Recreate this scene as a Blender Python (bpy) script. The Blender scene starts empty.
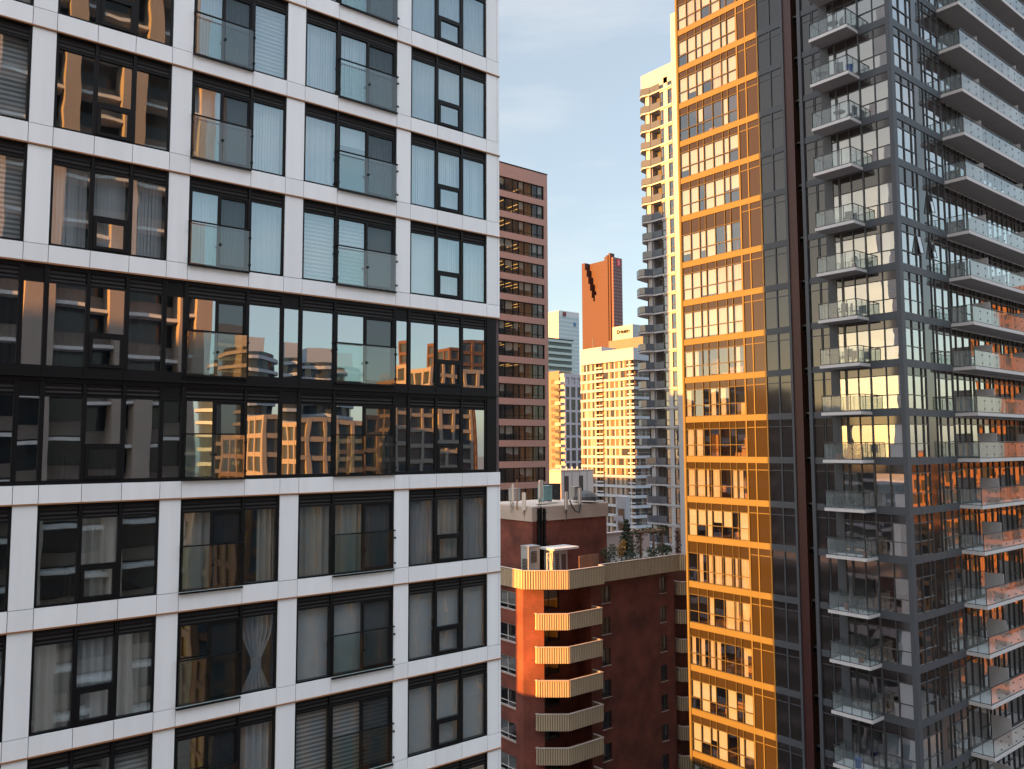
import bpy, math, random
from mathutils import Vector, Matrix
R_ = math.radians
random.seed(7)
S = bpy.context.scene
COL = S.collection
H = 50.0                                   # the camera's height above the street

# ------------------------------------------------------------------ camera
cam_d = bpy.data.cameras.new('camera'); CAM = bpy.data.objects.new('camera', cam_d); COL.objects.link(CAM)
S.camera = CAM
ha, pt, rl = R_(51.125), R_(4.436), R_(-0.243)
fw = Vector((math.cos(ha)*math.cos(pt), math.sin(ha)*math.cos(pt), math.sin(pt)))
rt = Vector((math.sin(ha), -math.cos(ha), 0)); up = rt.cross(fw)
cr = rt*math.cos(rl) + up*math.sin(rl); cu = -rt*math.sin(rl) + up*math.cos(rl)
m3 = Matrix((cr, cu, -fw)).transposed()
CAM.matrix_world = Matrix.Translation((0, 0, H)) @ m3.to_4x4()
cam_d.sensor_width = 36; cam_d.lens = 808.254*36/1024
cam_d.clip_start = .1; cam_d.clip_end = 6000

# ------------------------------------------------------------------ sky and sun
EL, TH = R_(9), R_(11.5)
SUN = Vector((-math.cos(EL)*math.cos(TH), math.cos(EL)*math.sin(TH), math.sin(EL)))
W = bpy.data.worlds.new('World'); S.world = W; W.use_nodes = True
wn, wl = W.node_tree.nodes, W.node_tree.links
bg = wn['Background']; bg.inputs[1].default_value = .08
sky = wn.new('ShaderNodeTexSky'); sky.sky_type = 'NISHITA'; sky.sun_disc = False
sky.sun_elevation = EL; sky.sun_rotation = math.atan2(SUN.x, SUN.y)
tc = wn.new('ShaderNodeTexCoord'); mp = wn.new('ShaderNodeMapping'); mp.inputs['Scale'].default_value = (1.1, 1.1, 5.5)
cn = wn.new('ShaderNodeTexNoise'); cn.inputs['Scale'].default_value = 2.2; cn.inputs['Detail'].default_value = 7; cn.inputs['Roughness'].default_value = .55
rmp = wn.new('ShaderNodeMapRange'); rmp.inputs[1].default_value = .46; rmp.inputs[2].default_value = .78; rmp.inputs[3].default_value = 0; rmp.inputs[4].default_value = .55
mx = wn.new('ShaderNodeMixRGB'); mx.blend_type = 'MIX'; mx.inputs[2].default_value = (2.35, 2.3, 2.25, 1)
wl.new(tc.outputs['Generated'], mp.inputs[0]); wl.new(mp.outputs[0], cn.inputs['Vector']); wl.new(cn.outputs[0], rmp.inputs[0])
veil = wn.new('ShaderNodeMixRGB'); veil.inputs[0].default_value = .60; veil.inputs[2].default_value = (1.36, 1.46, 1.54, 1); wl.new(sky.outputs[0], veil.inputs[1])
wl.new(rmp.outputs[0], mx.inputs[0]); wl.new(veil.outputs[0], mx.inputs[1]); sz = wn.new('ShaderNodeSeparateXYZ'); wl.new(tc.outputs['Generated'], sz.inputs[0])
dk = wn.new('ShaderNodeMapRange'); dk.interpolation_type = 'SMOOTHSTEP'; dk.inputs[1].default_value = .50; dk.inputs[2].default_value = .80; dk.inputs[3].default_value = 0; dk.inputs[4].default_value = .9
overhead_fill = wn.new('ShaderNodeMixRGB'); overhead_fill.inputs[2].default_value = (6.2, 6.9, 7.8, 1)       # bright cloud added above the view, fills the shaded white facade
wl.new(sz.outputs[2], dk.inputs[0]); wl.new(dk.outputs[0], overhead_fill.inputs[0]); wl.new(mx.outputs[0], overhead_fill.inputs[1]); wl.new(overhead_fill.outputs[0], bg.inputs[0])
sl = bpy.data.lights.new('sun', 'SUN'); sl.energy = 4.4; sl.angle = R_(.5); sl.color = (1, .385, .06)
so = bpy.data.objects.new('sun', sl); COL.objects.link(so); so.rotation_euler = SUN.to_track_quat('Z', 'Y').to_euler(); so.location = SUN*300
S.view_settings.view_transform = 'Standard'; S.view_settings.look = 'None'; S.view_settings.gamma = 1
S.view_settings.use_curve_mapping = False; S.view_settings.exposure = 2.45
S.render.engine = 'CYCLES'
cy = S.cycles
cy.max_bounces = 10; cy.diffuse_bounces = 3; cy.glossy_bounces = 5; cy.transparent_max_bounces = 16; cy.transmission_bounces = 4
cy.caustics_reflective = False; cy.caustics_refractive = False; cy.sample_clamp_indirect = 6; cy.use_denoising = True

# ------------------------------------------------------------------ mesh helpers
class MB:
    """collects shapes in coordinates measured from the camera's height (z = 0 at the lens)"""
    def __init__(s): s.v = []; s.f = []; s.m = []
    def quad(s, pts, m=0):
        n = len(s.v); s.v += [tuple(p) for p in pts]; s.f.append(tuple(range(n, n+len(pts)))); s.m.append(m); return s
    def box(s, x0, x1, y0, y1, z0, z1, m=0):
        if x0 > x1: x0, x1 = x1, x0
        if y0 > y1: y0, y1 = y1, y0
        if z0 > z1: z0, z1 = z1, z0
        n = len(s.v)
        s.v += [(x0,y0,z0),(x1,y0,z0),(x1,y1,z0),(x0,y1,z0),(x0,y0,z1),(x1,y0,z1),(x1,y1,z1),(x0,y1,z1)]
        s.f += [(n,n+3,n+2,n+1),(n+4,n+5,n+6,n+7),(n,n+1,n+5,n+4),(n+1,n+2,n+6,n+5),(n+2,n+3,n+7,n+6),(n+3,n,n+4,n+7)]
        s.m += [m]*6; return s
    def prism(s, poly, z0, z1, m=0):
        n = len(s.v); k = len(poly)
        s.v += [(x,y,z0) for x,y in poly] + [(x,y,z1) for x,y in poly]
        s.f.append(tuple(range(n+k-1, n-1, -1))); s.f.append(tuple(range(n+k, n+2*k))); s.m += [m, m]
        for i in range(k):
            j = (i+1) % k; s.f.append((n+i, n+j, n+k+j, n+k+i)); s.m.append(m)
        return s
    def wall(s, p, q, z0, z1, t, m=0):
        d = Vector((q[0]-p[0], q[1]-p[1])).normalized(); nx, ny = -d.y*t, d.x*t      # thickness to the left of p->q
        return s.prism([p, q, (q[0]+nx, q[1]+ny), (p[0]+nx, p[1]+ny)], z0, z1, m)
    def tube(s, p, q, r, k=8, m=0, r2=None):
        p, q = Vector(p), Vector(q); d = (q-p).normalized(); a = d.orthogonal().normalized(); b = d.cross(a); n = len(s.v); r2 = r if r2 is None else r2
        for c, rr in ((p, r), (q, r2)):
            for i in range(k):
                t = 2*math.pi*i/k; s.v.append(tuple(c + (a*math.cos(t) + b*math.sin(t))*rr))
        for i in range(k):
            j = (i+1) % k; s.f.append((n+i, n+j, n+k+j, n+k+i)); s.m.append(m)
        s.f.append(tuple(range(n+k-1, n-1, -1))); s.f.append(tuple(range(n+k, n+2*k))); s.m += [m, m]; return s
    def build(s, name, mats, parent=None, origin=None, rz=0, world=True):
        """world=True: vertices are absolute; they are shifted to the root's base. world=False: vertices are local to origin (relative to the root)"""
        me = bpy.data.meshes.new(name); off = Vector((0, 0, 0))
        if world and parent is not None: off = BASE[parent.name]
        if world and parent is None: off = Vector((0, 0, -H))
        me.from_pydata([tuple(Vector(p)-off) for p in s.v], [], s.f)
        for mt in (mats if isinstance(mats, (list, tuple)) else [mats]): me.materials.append(mt)
        me.polygons.foreach_set('material_index', s.m); me.update()
        return place(me, name, parent, origin, rz)
BASE = {}
def place(me, name, parent=None, origin=None, rz=0):
    o = bpy.data.objects.new(name, me); COL.objects.link(o)
    if parent is not None: o.parent = parent
    if origin is not None: o.location = origin
    o.rotation_euler.z = rz
    if parent is not None and parent.name in BASE: BASE[o.name] = BASE[parent.name]
    return o
def thing(name, label, cat, base, group=None):
    o = bpy.data.objects.new(name, None); COL.objects.link(o); o.location = (base[0], base[1], base[2]+H); o.empty_display_size = .3
    BASE[o.name] = Vector(base); o['label'] = label; o['category'] = cat
    if group: o['group'] = group
    return o
def rel(root, p): return Vector(p) - BASE[root.name]

# ------------------------------------------------------------------ materials
def mat(name): 
    m = bpy.data.materials.new(name); m.use_nodes = True
    return m, m.node_tree.nodes, m.node_tree.links, m.node_tree.nodes['Principled BSDF']
def pos_scaled(n, l, sc):
    g = n.new('ShaderNodeNewGeometry'); mp = n.new('ShaderNodeMapping'); mp.inputs['Scale'].default_value = sc
    l.new(g.outputs['Position'], mp.inputs[0]); return mp.outputs[0]
def solid(name, col, rough=.6, metal=0, var=.12, scale=(1,1,1), bump=0, spec=.5):
    m, n, l, b = mat(name); b.inputs['Roughness'].default_value = rough; b.inputs['Metallic'].default_value = metal
    b.inputs['Specular IOR Level'].default_value = spec
    v = pos_scaled(n, l, scale); t = n.new('ShaderNodeTexNoise'); t.inputs['Scale'].default_value = 1; t.inputs['Detail'].default_value = 5
    l.new(v, t.inputs['Vector'])
    r = n.new('ShaderNodeMixRGB'); r.inputs[1].default_value = (*[c*(1-var) for c in col], 1); r.inputs[2].default_value = (*[min(1, c*(1+var)) for c in col], 1)
    l.new(t.outputs[0], r.inputs[0]); l.new(r.outputs[0], b.inputs['Base Color'])
    if bump:
        bp = n.new('ShaderNodeBump'); bp.inputs['Distance'].default_value = bump; l.new(t.outputs[0], bp.inputs['Height']); l.new(bp.outputs[0], b.inputs['Normal'])
    return m
def wavy(n, l, amount, scale=.8):
    v = pos_scaled(n, l, (scale, scale, scale*.6)); t = n.new('ShaderNodeTexNoise'); t.inputs['Scale'].default_value = 1; t.inputs['Detail'].default_value = 1.5
    l.new(v, t.inputs['Vector']); bp = n.new('ShaderNodeBump'); bp.inputs['Distance'].default_value = amount; bp.inputs['Strength'].default_value = 1
    l.new(t.outputs[0], bp.inputs['Height']); return bp.outputs[0]
def glass(name, tint, base, wav=.004, gl=(1,1,1), scale=.8):
    """coated window glass: a tinted see-through sheet with a mirror coat that strengthens at grazing angles"""
    m, n, l, b = mat(name); n.remove(b); out = n['Material Output']
    tr = n.new('ShaderNodeBsdfTransparent'); tr.inputs[0].default_value = (*tint, 1)
    g = n.new('ShaderNodeBsdfGlossy'); g.inputs['Roughness'].default_value = .008; g.inputs[0].default_value = (*gl, 1)
    fr = n.new('ShaderNodeLayerWeight'); fr.inputs[0].default_value = .5; pw = n.new('ShaderNodeMath'); pw.operation = 'POWER'; pw.inputs[1].default_value = 4
    mr = n.new('ShaderNodeMapRange'); mr.inputs[3].default_value = base; mr.inputs[4].default_value = 1
    nb = wavy(n, l, wav, scale); l.new(nb, g.inputs['Normal']); l.new(nb, fr.inputs['Normal'])
    l.new(fr.outputs['Facing'], pw.inputs[0]); l.new(pw.outputs[0], mr.inputs[0]); x = n.new('ShaderNodeMixShader'); l.new(mr.outputs[0], x.inputs[0]); l.new(tr.outputs[0], x.inputs[1]); l.new(g.outputs[0], x.inputs[2])
    l.new(x.outputs[0], out.inputs[0]); return m
def cloth(name, col, trans=.35, see=.0, stripes=None):
    m, n, l, b = mat(name); n.remove(b); out = n['Material Output']
    d = n.new('ShaderNodeBsdfDiffuse'); t = n.new('ShaderNodeBsdfTranslucent'); d.inputs[0].default_value = (*col, 1); t.inputs[0].default_value = (*col, 1)
    x = n.new('ShaderNodeMixShader'); x.inputs[0].default_value = trans; l.new(d.outputs[0], x.inputs[1]); l.new(t.outputs[0], x.inputs[2]); last = x.outputs[0]
    if see or stripes:
        tp = n.new('ShaderNodeBsdfTransparent'); y = n.new('ShaderNodeMixShader'); y.inputs[0].default_value = see
        if stripes:
            w = n.new('ShaderNodeTexWave'); w.wave_type = 'BANDS'; w.bands_direction = 'Z'; w.inputs['Scale'].default_value = stripes
            l.new(pos_scaled(n, l, (1,1,1)), w.inputs['Vector']); r = n.new('ShaderNodeMapRange'); r.inputs[1].default_value = .35; r.inputs[2].default_value = .65; r.inputs[3].default_value = .05; r.inputs[4].default_value = .6
            l.new(w.outputs['Fac'], r.inputs[0]); l.new(r.outputs[0], y.inputs[0])
        l.new(last, y.inputs[1]); l.new(tp.outputs[0], y.inputs[2]); last = y.outputs[0]
    l.new(last, out.inputs[0]); return m
def brick(name, c1, c2, mortar):
    m, n, l, b = mat(name); b.inputs['Roughness'].default_value = .85
    g = n.new('ShaderNodeNewGeometry'); sp = n.new('ShaderNodeSeparateXYZ'); l.new(g.outputs['Position'], sp.inputs[0])
    ad = n.new('ShaderNodeMath'); ad.operation = 'SUBTRACT'; l.new(sp.outputs[0], ad.inputs[0]); l.new(sp.outputs[1], ad.inputs[1])
    cb = n.new('ShaderNodeCombineXYZ'); l.new(ad.outputs[0], cb.inputs[0]); l.new(sp.outputs[2], cb.inputs[1])
    t = n.new('ShaderNodeTexBrick'); t.inputs['Scale'].default_value = 1; t.inputs['Brick Width'].default_value = .23; t.inputs['Row Height'].default_value = .075; t.inputs['Mortar Size'].default_value = .008
    t.inputs['Color1'].default_value = (*c1, 1); t.inputs['Color2'].default_value = (*c2, 1); t.inputs['Mortar'].default_value = (*mortar, 1); l.new(cb.outputs[0], t.inputs['Vector'])
    no = n.new('ShaderNodeTexNoise'); no.inputs['Scale'].default_value = .5; no.inputs['Detail'].default_value = 6; l.new(g.outputs['Position'], no.inputs['Vector'])
    mr = n.new('ShaderNodeMapRange'); mr.inputs[1].default_value = .3; mr.inputs[2].default_value = .7; mr.inputs[3].default_value = .55; mr.inputs[4].default_value = 1.35; l.new(no.outputs[0], mr.inputs[0])
    mu = n.new('ShaderNodeMixRGB'); mu.blend_type = 'MULTIPLY'; mu.inputs[0].default_value = 1; l.new(t.outputs[0], mu.inputs[1]); l.new(mr.outputs[0], mu.inputs[2]); l.new(mu.outputs[0], b.inputs['Base Color'])
    return m
def gridwin(name, wall, pane, pu, pz, fu, fz, rough=.15):
    """far facade: a regular grid of panes in a wall colour, in building metres"""
    m, n, l, b = mat(name)
    g = n.new('ShaderNodeNewGeometry'); sp = n.new('ShaderNodeSeparateXYZ'); l.new(g.outputs['Position'], sp.inputs[0])
    ad = n.new('ShaderNodeMath'); ad.operation = 'SUBTRACT'; l.new(sp.outputs[0], ad.inputs[0]); l.new(sp.outputs[1], ad.inputs[1])
    def inside(src, period, frac):
        d = n.new('ShaderNodeMath'); d.operation = 'DIVIDE'; d.inputs[1].default_value = period; l.new(src, d.inputs[0])
        f = n.new('ShaderNodeMath'); f.operation = 'FRACT'; l.new(d.outputs[0], f.inputs[0])
        c = n.new('ShaderNodeMath'); c.operation = 'LESS_THAN'; c.inputs[1].default_value = frac; l.new(f.outputs[0], c.inputs[0]); return c.outputs[0]
    a, c = inside(ad.outputs[0], pu, fu), inside(sp.outputs[2], pz, fz)
    mu = n.new('ShaderNodeMath'); mu.operation = 'MULTIPLY'; l.new(a, mu.inputs[0]); l.new(c, mu.inputs[1])
    x = n.new('ShaderNodeMixRGB'); x.inputs[1].default_value = (*wall, 1); x.inputs[2].default_value = (*pane, 1); l.new(mu.outputs[0], x.inputs[0]); l.new(x.outputs[0], b.inputs['Base Color'])
    r = n.new('ShaderNodeMapRange'); r.inputs[3].default_value = .6; r.inputs[4].default_value = rough; l.new(mu.outputs[0], r.inputs[0]); l.new(r.outputs[0], b.inputs['Roughness'])
    return m
def glow(name, col, st):
    m, n, l, b = mat(name); b.inputs['Base Color'].default_value = (.8,.8,.8,1); b.inputs['Emission Color'].default_value = (*col, 1); b.inputs['Emission Strength'].default_value = st; return m

def island_tone(m, amt):
    n, l = m.node_tree.nodes, m.node_tree.links; b = n['Principled BSDF']; src = b.inputs['Base Color'].links[0].from_socket
    g = n.new('ShaderNodeNewGeometry'); r = n.new('ShaderNodeMapRange'); r.inputs[3].default_value = 1-amt; r.inputs[4].default_value = 1; l.new(g.outputs['Random Per Island'], r.inputs[0])
    x = n.new('ShaderNodeMixRGB'); x.blend_type = 'MULTIPLY'; x.inputs[0].default_value = 1; l.new(src, x.inputs[1]); l.new(r.outputs[0], x.inputs[2]); l.new(x.outputs[0], b.inputs['Base Color']); return m
WHITE = solid('white_panel', (.87,.875,.895), .42, var=.085, scale=(3.2,3.2,.14))
island_tone(WHITE, .075)
JOINT = solid('panel_joint', (.10,.07,.07), .8)
COPPER = solid('copper_flashing', (.36,.17,.08), .35, metal=.3)
FRAME = solid('dark_frame', (.007,.007,.008), .45, spec=.2)
LOUV, n_, l_, b_ = mat('louver_metal'); b_.inputs['Base Color'].default_value = (.012,.010,.010,1); b_.inputs['Roughness'].default_value = .6; b_.inputs['Specular IOR Level'].default_value = .25
w_ = n_.new('ShaderNodeTexWave'); w_.bands_direction = 'Z'; w_.inputs['Scale'].default_value = 3; l_.new(pos_scaled(n_, l_, (1,1,1)), w_.inputs['Vector'])
bp_ = n_.new('ShaderNodeBump'); bp_.inputs['Distance'].default_value = .02; l_.new(w_.outputs['Fac'], bp_.inputs['Height']); l_.new(bp_.outputs[0], b_.inputs['Normal'])
PANE = glass('window_glass', (.92,.96,.98), .37, .0042, (.78,.94,1.0))
PANE_D = glass('band_glass', (.34,.33,.33), .50, .0048, (.84,.93,1.0), .55)
GUARD = glass('guard_glass', (.76,.87,.86), .13, .003)
SCREEN = cloth('insect_screen', (.03,.035,.04), 0, .45)
SHEER = cloth('sheer_curtain', (.84,.86,.89), .5, .18)
PLEAT = cloth('curtain_cloth', (.78,.79,.80), .35)
CREAMC = cloth('cream_curtain', (.76,.72,.64), .35, .08)
ROLLER = cloth('roller_blind', (.74,.76,.76), .2)
VERT = cloth('vertical_blind', (.84,.86,.88), .35)
ZEBRA = cloth('slat_blind', (.84,.84,.84), .3, .1, 2.6)
INW = solid('room_wall', (.36,.34,.32), .9)
INF = solid('room_floor', (.20,.13,.08), .6)
INC = solid('room_ceiling', (.62,.60,.57), .9)
WOODF = solid('furniture_wood', (.16,.09,.05), .6)

# ================================================================== GROUND
def structure(name, mb, mt):
    o = mb.build(name, mt); o['kind'] = 'structure'; return o
ASPH = solid('asphalt', (.05,.05,.052), .9, var=.25, bump=.01); PAVE = solid('pavement', (.26,.25,.24), .9)
LINE = solid('road_paint', (.7,.7,.66), .7)
structure('ground', MB().box(-2500, 2500, -2500, 2500, -H-.5, -H), solid('city_ground', (.12,.115,.11), .95, scale=(.05,.05,.05)))
structure('road', MB().box(22, 42, -600, 600, -H+.004, -H+.008).box(-600, 21.99, 1, 15, -H+.004, -H+.008).box(42.01, 600, 1, 15, -H+.004, -H+.008), ASPH)
pv = MB().box(17.6, 22, 15.1, 500, -H+.001, -H+.13).box(42, 46, 15.1, 500, -H+.001, -H+.13)
structure('pavement', pv, PAVE)
mk = MB()
for i in range(-40, 60): mk.box(31.93, 32.07, i*8, i*8+3, -H+.012, -H+.016)
structure('road_markings', mk, LINE)

# ================================================================== WHITE APARTMENT TOWER (left)
FY = 22.175
LB = thing('apartment_tower', 'white panelled apartment tower with dark framed windows and a two storey black glass band', 'building', (1.7, 30, -H))
XE = 17.34
BAYS = [('W3', -3.9, -.95), ('W3', -.4, 2.85), ('W3', 3.38, 6.13), ('JL', 6.67, 9.38), ('JR', 9.95, 13.125), ('W3', 13.66, 16.77)]
ROWS = [20.94-1.21, 17.985-1.21, 15.025-1.21, 12.055-1.21, 9.135-1.21, 6.18-1.21, None, None, -2.535-1.21, -5.47-1.21, -8.38-1.21, -11.32-1.21, -14.27-1.21]
WH = 2.42
BANDROW = {6: 1.98, 7: -.80}
def mull_us(kind, w):
    if kind == 'W3': return [w*.335, w*.665]
    if kind == 'JL': return [w*.62]
    return [w*.345]
# white cladding
cl = MB()
def panel(x0, x1, z0, z1): cl.box(x0+.007, x1-.007, FY, FY+.07, z0+.007, z1-.007, 0)
colx = [-6.5, -4.45]
for k, (kd, x0, x1) in enumerate(BAYS):
    colx += [x0] + [x0+u for u in mull_us(kd, x1-x0)] + [x1]
colx += [17.22, XE] if False else [XE]
colx = sorted(set(colx))
def spandrel(z0, z1):
    for i in range(len(colx)-1): panel(colx[i], colx[i+1], z0, z1)
wr = [r for r in ROWS if r is not None]
pil = [(-4.45, -3.9)] + [(BAYS[i][2], BAYS[i+1][1]) for i in range(5)] + [(BAYS[5][2], 17.24), (17.24, XE)]
for z in wr:
    for (a, b) in pil: panel(a, b, z, z+WH)
    panel(-6.5, -4.45, z, z+WH)
tops = sorted(wr)
up_rows = sorted([z for z in wr if z > 3]); lo_rows = sorted([z for z in wr if z < 0])
for i in range(len(up_rows)-1): spandrel(up_rows[i]+WH, up_rows[i+1])
for i in range(len(lo_rows)-1): spandrel(lo_rows[i]+WH, lo_rows[i+1])
spandrel(4.53, up_rows[0]); spandrel(lo_rows[-1]+WH, -.85)
zz = up_rows[-1]+WH
while zz < 44: spandrel(zz, zz+.55); spandrel(zz+.55, zz+2.95); zz += 2.95
zz = lo_rows[0]
while zz > -H+2.5: spandrel(zz-.55, zz); spandrel(zz-2.95, zz-.55); zz -= 2.95
cl.build('wall_panel', WHITE, LB)
# body behind the panels: backing around the openings, side and rear walls, roof
bk = MB()
YB = FY+.071; YR = 38.5
bk.box(-6.5, -4.45, YB, YB+.16, -H, 44.6, 0)
for (a, b) in pil:
    if a > 16.7: bk.box(a, b, YB, YB+.16, -H, 44.6, 0)
    else: bk.box(a, b, YB, YB+.16, -H, -.85, 0).box(a, b, YB, YB+.16, 4.5, 44.6, 0)
xs_open = [(k[1], k[2]) for k in BAYS]
def hband(z0, z1):
    for a, b in xs_open: bk.box(a+.001, b-.001, YB, YB+.16, z0, z1, 0)
for i in range(len(up_rows)-1): hband(up_rows[i]+WH, up_rows[i+1])
for i in range(len(lo_rows)-1): hband(lo_rows[i]+WH, lo_rows[i+1])
hband(4.46, up_rows[0]); hband(lo_rows[-1]+WH, -.8); hband(up_rows[-1]+WH, 44.6); hband(-H, lo_rows[0])
bk.build('facade_backing', JOINT, LB)
sw = MB()
sw.box(17.06, XE, FY+.24, YR, -H, 44.6, 0).box(-6.5, -6.2, FY+.24, YR, -H, 44.6, 0).box(-6.2, 17.06, YR-.3, YR, -H, 44.6, 0)
sw.box(-6.5, XE, FY+.01, YR, 44.61, 45.3, 0)
sw.build('side_wall', WHITE, LB)
fl = MB()
for z in [zz for zz in wr]:
    fl.box(-6.1, XE+.012, FY-.035, FY+.05, z+WH+.0, z+WH+.035, 0) if z+WH < 4 or z > 4 else None
fl.box(-6.1, XE+.012, FY-.035, FY+.05, 4.49, 4.528, 0)
fl.build('copper_flashing', COPPER, LB)
# interiors
ins = MB()
allrows = sorted(wr + list(BANDROW.values()))
for z in allrows:
    ins.box(-6.1, 17.0, FY+.4, FY+5, z-.30, z-.12, 1)              # floor
    ins.box(-6.1, 17.0, FY+.4, FY+5, z-.45, z-.301, 2)             # ceiling of the storey below
ins.box(-6.1, 17.0, FY+5, FY+5.2, -20, 24, 0)
for (a, b) in pil[1:6]: ins.box((a+b)/2-.1, (a+b)/2+.1, FY+.9, FY+5, -20, 24, 0)
ins.build('interior', [INW, INF, INC], LB)
# furniture seen through the clear panes
fu = MB()
for z in allrows:
    for k in range(6):
        kd, x0, x1 = BAYS[k]; q = random.random(); c = (x0+x1)/2 + random.uniform(-.4, .4)
        if q < .35:
            fu.box(c-.9, c+.9, FY+2.6, FY+3.4, z+.2, z+.42).box(c-.9, c+.9, FY+3.4, FY+3.6, z-.1, z+.85)
        elif q < .65:
            fu.box(c-.6, c+.6, FY+1.5, FY+2.3, z+.6, z+.64)
            for sx in (-.55, .55):
                for sy in (1.55, 2.25): fu.tube((c+sx, FY+sy, z-.12), (c+sx, FY+sy, z+.6), .025, 5)
        else:
            fu.box(c-.35, c+.35, FY+4.6, FY+4.98, z-.1, z+1.9)
fu.build('furniture', WOODF, LB)

LMESH = {}
def pleats(u0, u1, z0, z1, amp=.035, wl=.17, y=.22, gather=0):
    b = MB(); n = max(8, int((u1-u0)/wl*6)); 
    rows = 7
    for j in range(rows+1):
        t = j/rows
        for i in range(n+1):
            s = i/n; u = u0+(u1-u0)*s
            if gather: 
                g = 1-gather*math.exp(-((t-.35)/.28)**2); u = (u0+u1)/2+(u-(u0+u1)/2)*g
            b.v.append((u, y+amp*math.sin(2*math.pi*(u0+(u1-u0)*s)/wl+.8*math.sin(3*s+u0))+.01*math.sin(9*s), z0+(z1-z0)*t))
    for j in range(rows):
        for i in range(n):
            a = j*(n+1)+i; b.f.append((a, a+1, a+n+2, a+n+1)); b.m.append(0)
    return b
def vblind(u0, u1, z0, z1, y=.22):
    b = MB(); u = u0+.01
    while u < u1-.07:
        t = random.uniform(.15, .5); b.quad([(u, y, z0), (u+.088, y+.088*t, z0), (u+.088, y+.088*t, z1), (u, y, z1)]); u += .085
    return b
def flat(u0, u1, z0, z1, y=.2): return MB().quad([(u0, y, z0), (u1, y, z0), (u1, y, z1), (u0, y, z1)])
LZ = .33                                     # louver height
def window_frame(kind, w, h):
    f = MB(); t = .055; d0, d1 = .03, .13
    f.box(0, t, d0, d1, 0, h).box(w-t, w, d0, d1, 0, h).box(t, w-t, d0, d1, 0, t*.9).box(t, w-t, d0, d1, h-t*.7, h)
    f.box(t, w-t, d0, d1, h-LZ-.05, h-LZ)
    for u in mull_us(kind, w): f.box(u-.05, u+.05, d0-.012, d1, t*.9, h-LZ-.05).box(u-.04, u+.04, d0-.01, d1, h-LZ, h-t*.7)
    return f
def tilted(p, u0, u1, z0, z1, y=.075):
    a, b, c = [random.uniform(-.008, .008) for _ in range(3)]
    p.quad([(u0, y+a, z0), (u1, y+b, z0), (u1, y+c, z1), (u0, y+a+c-b, z1)])
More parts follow.
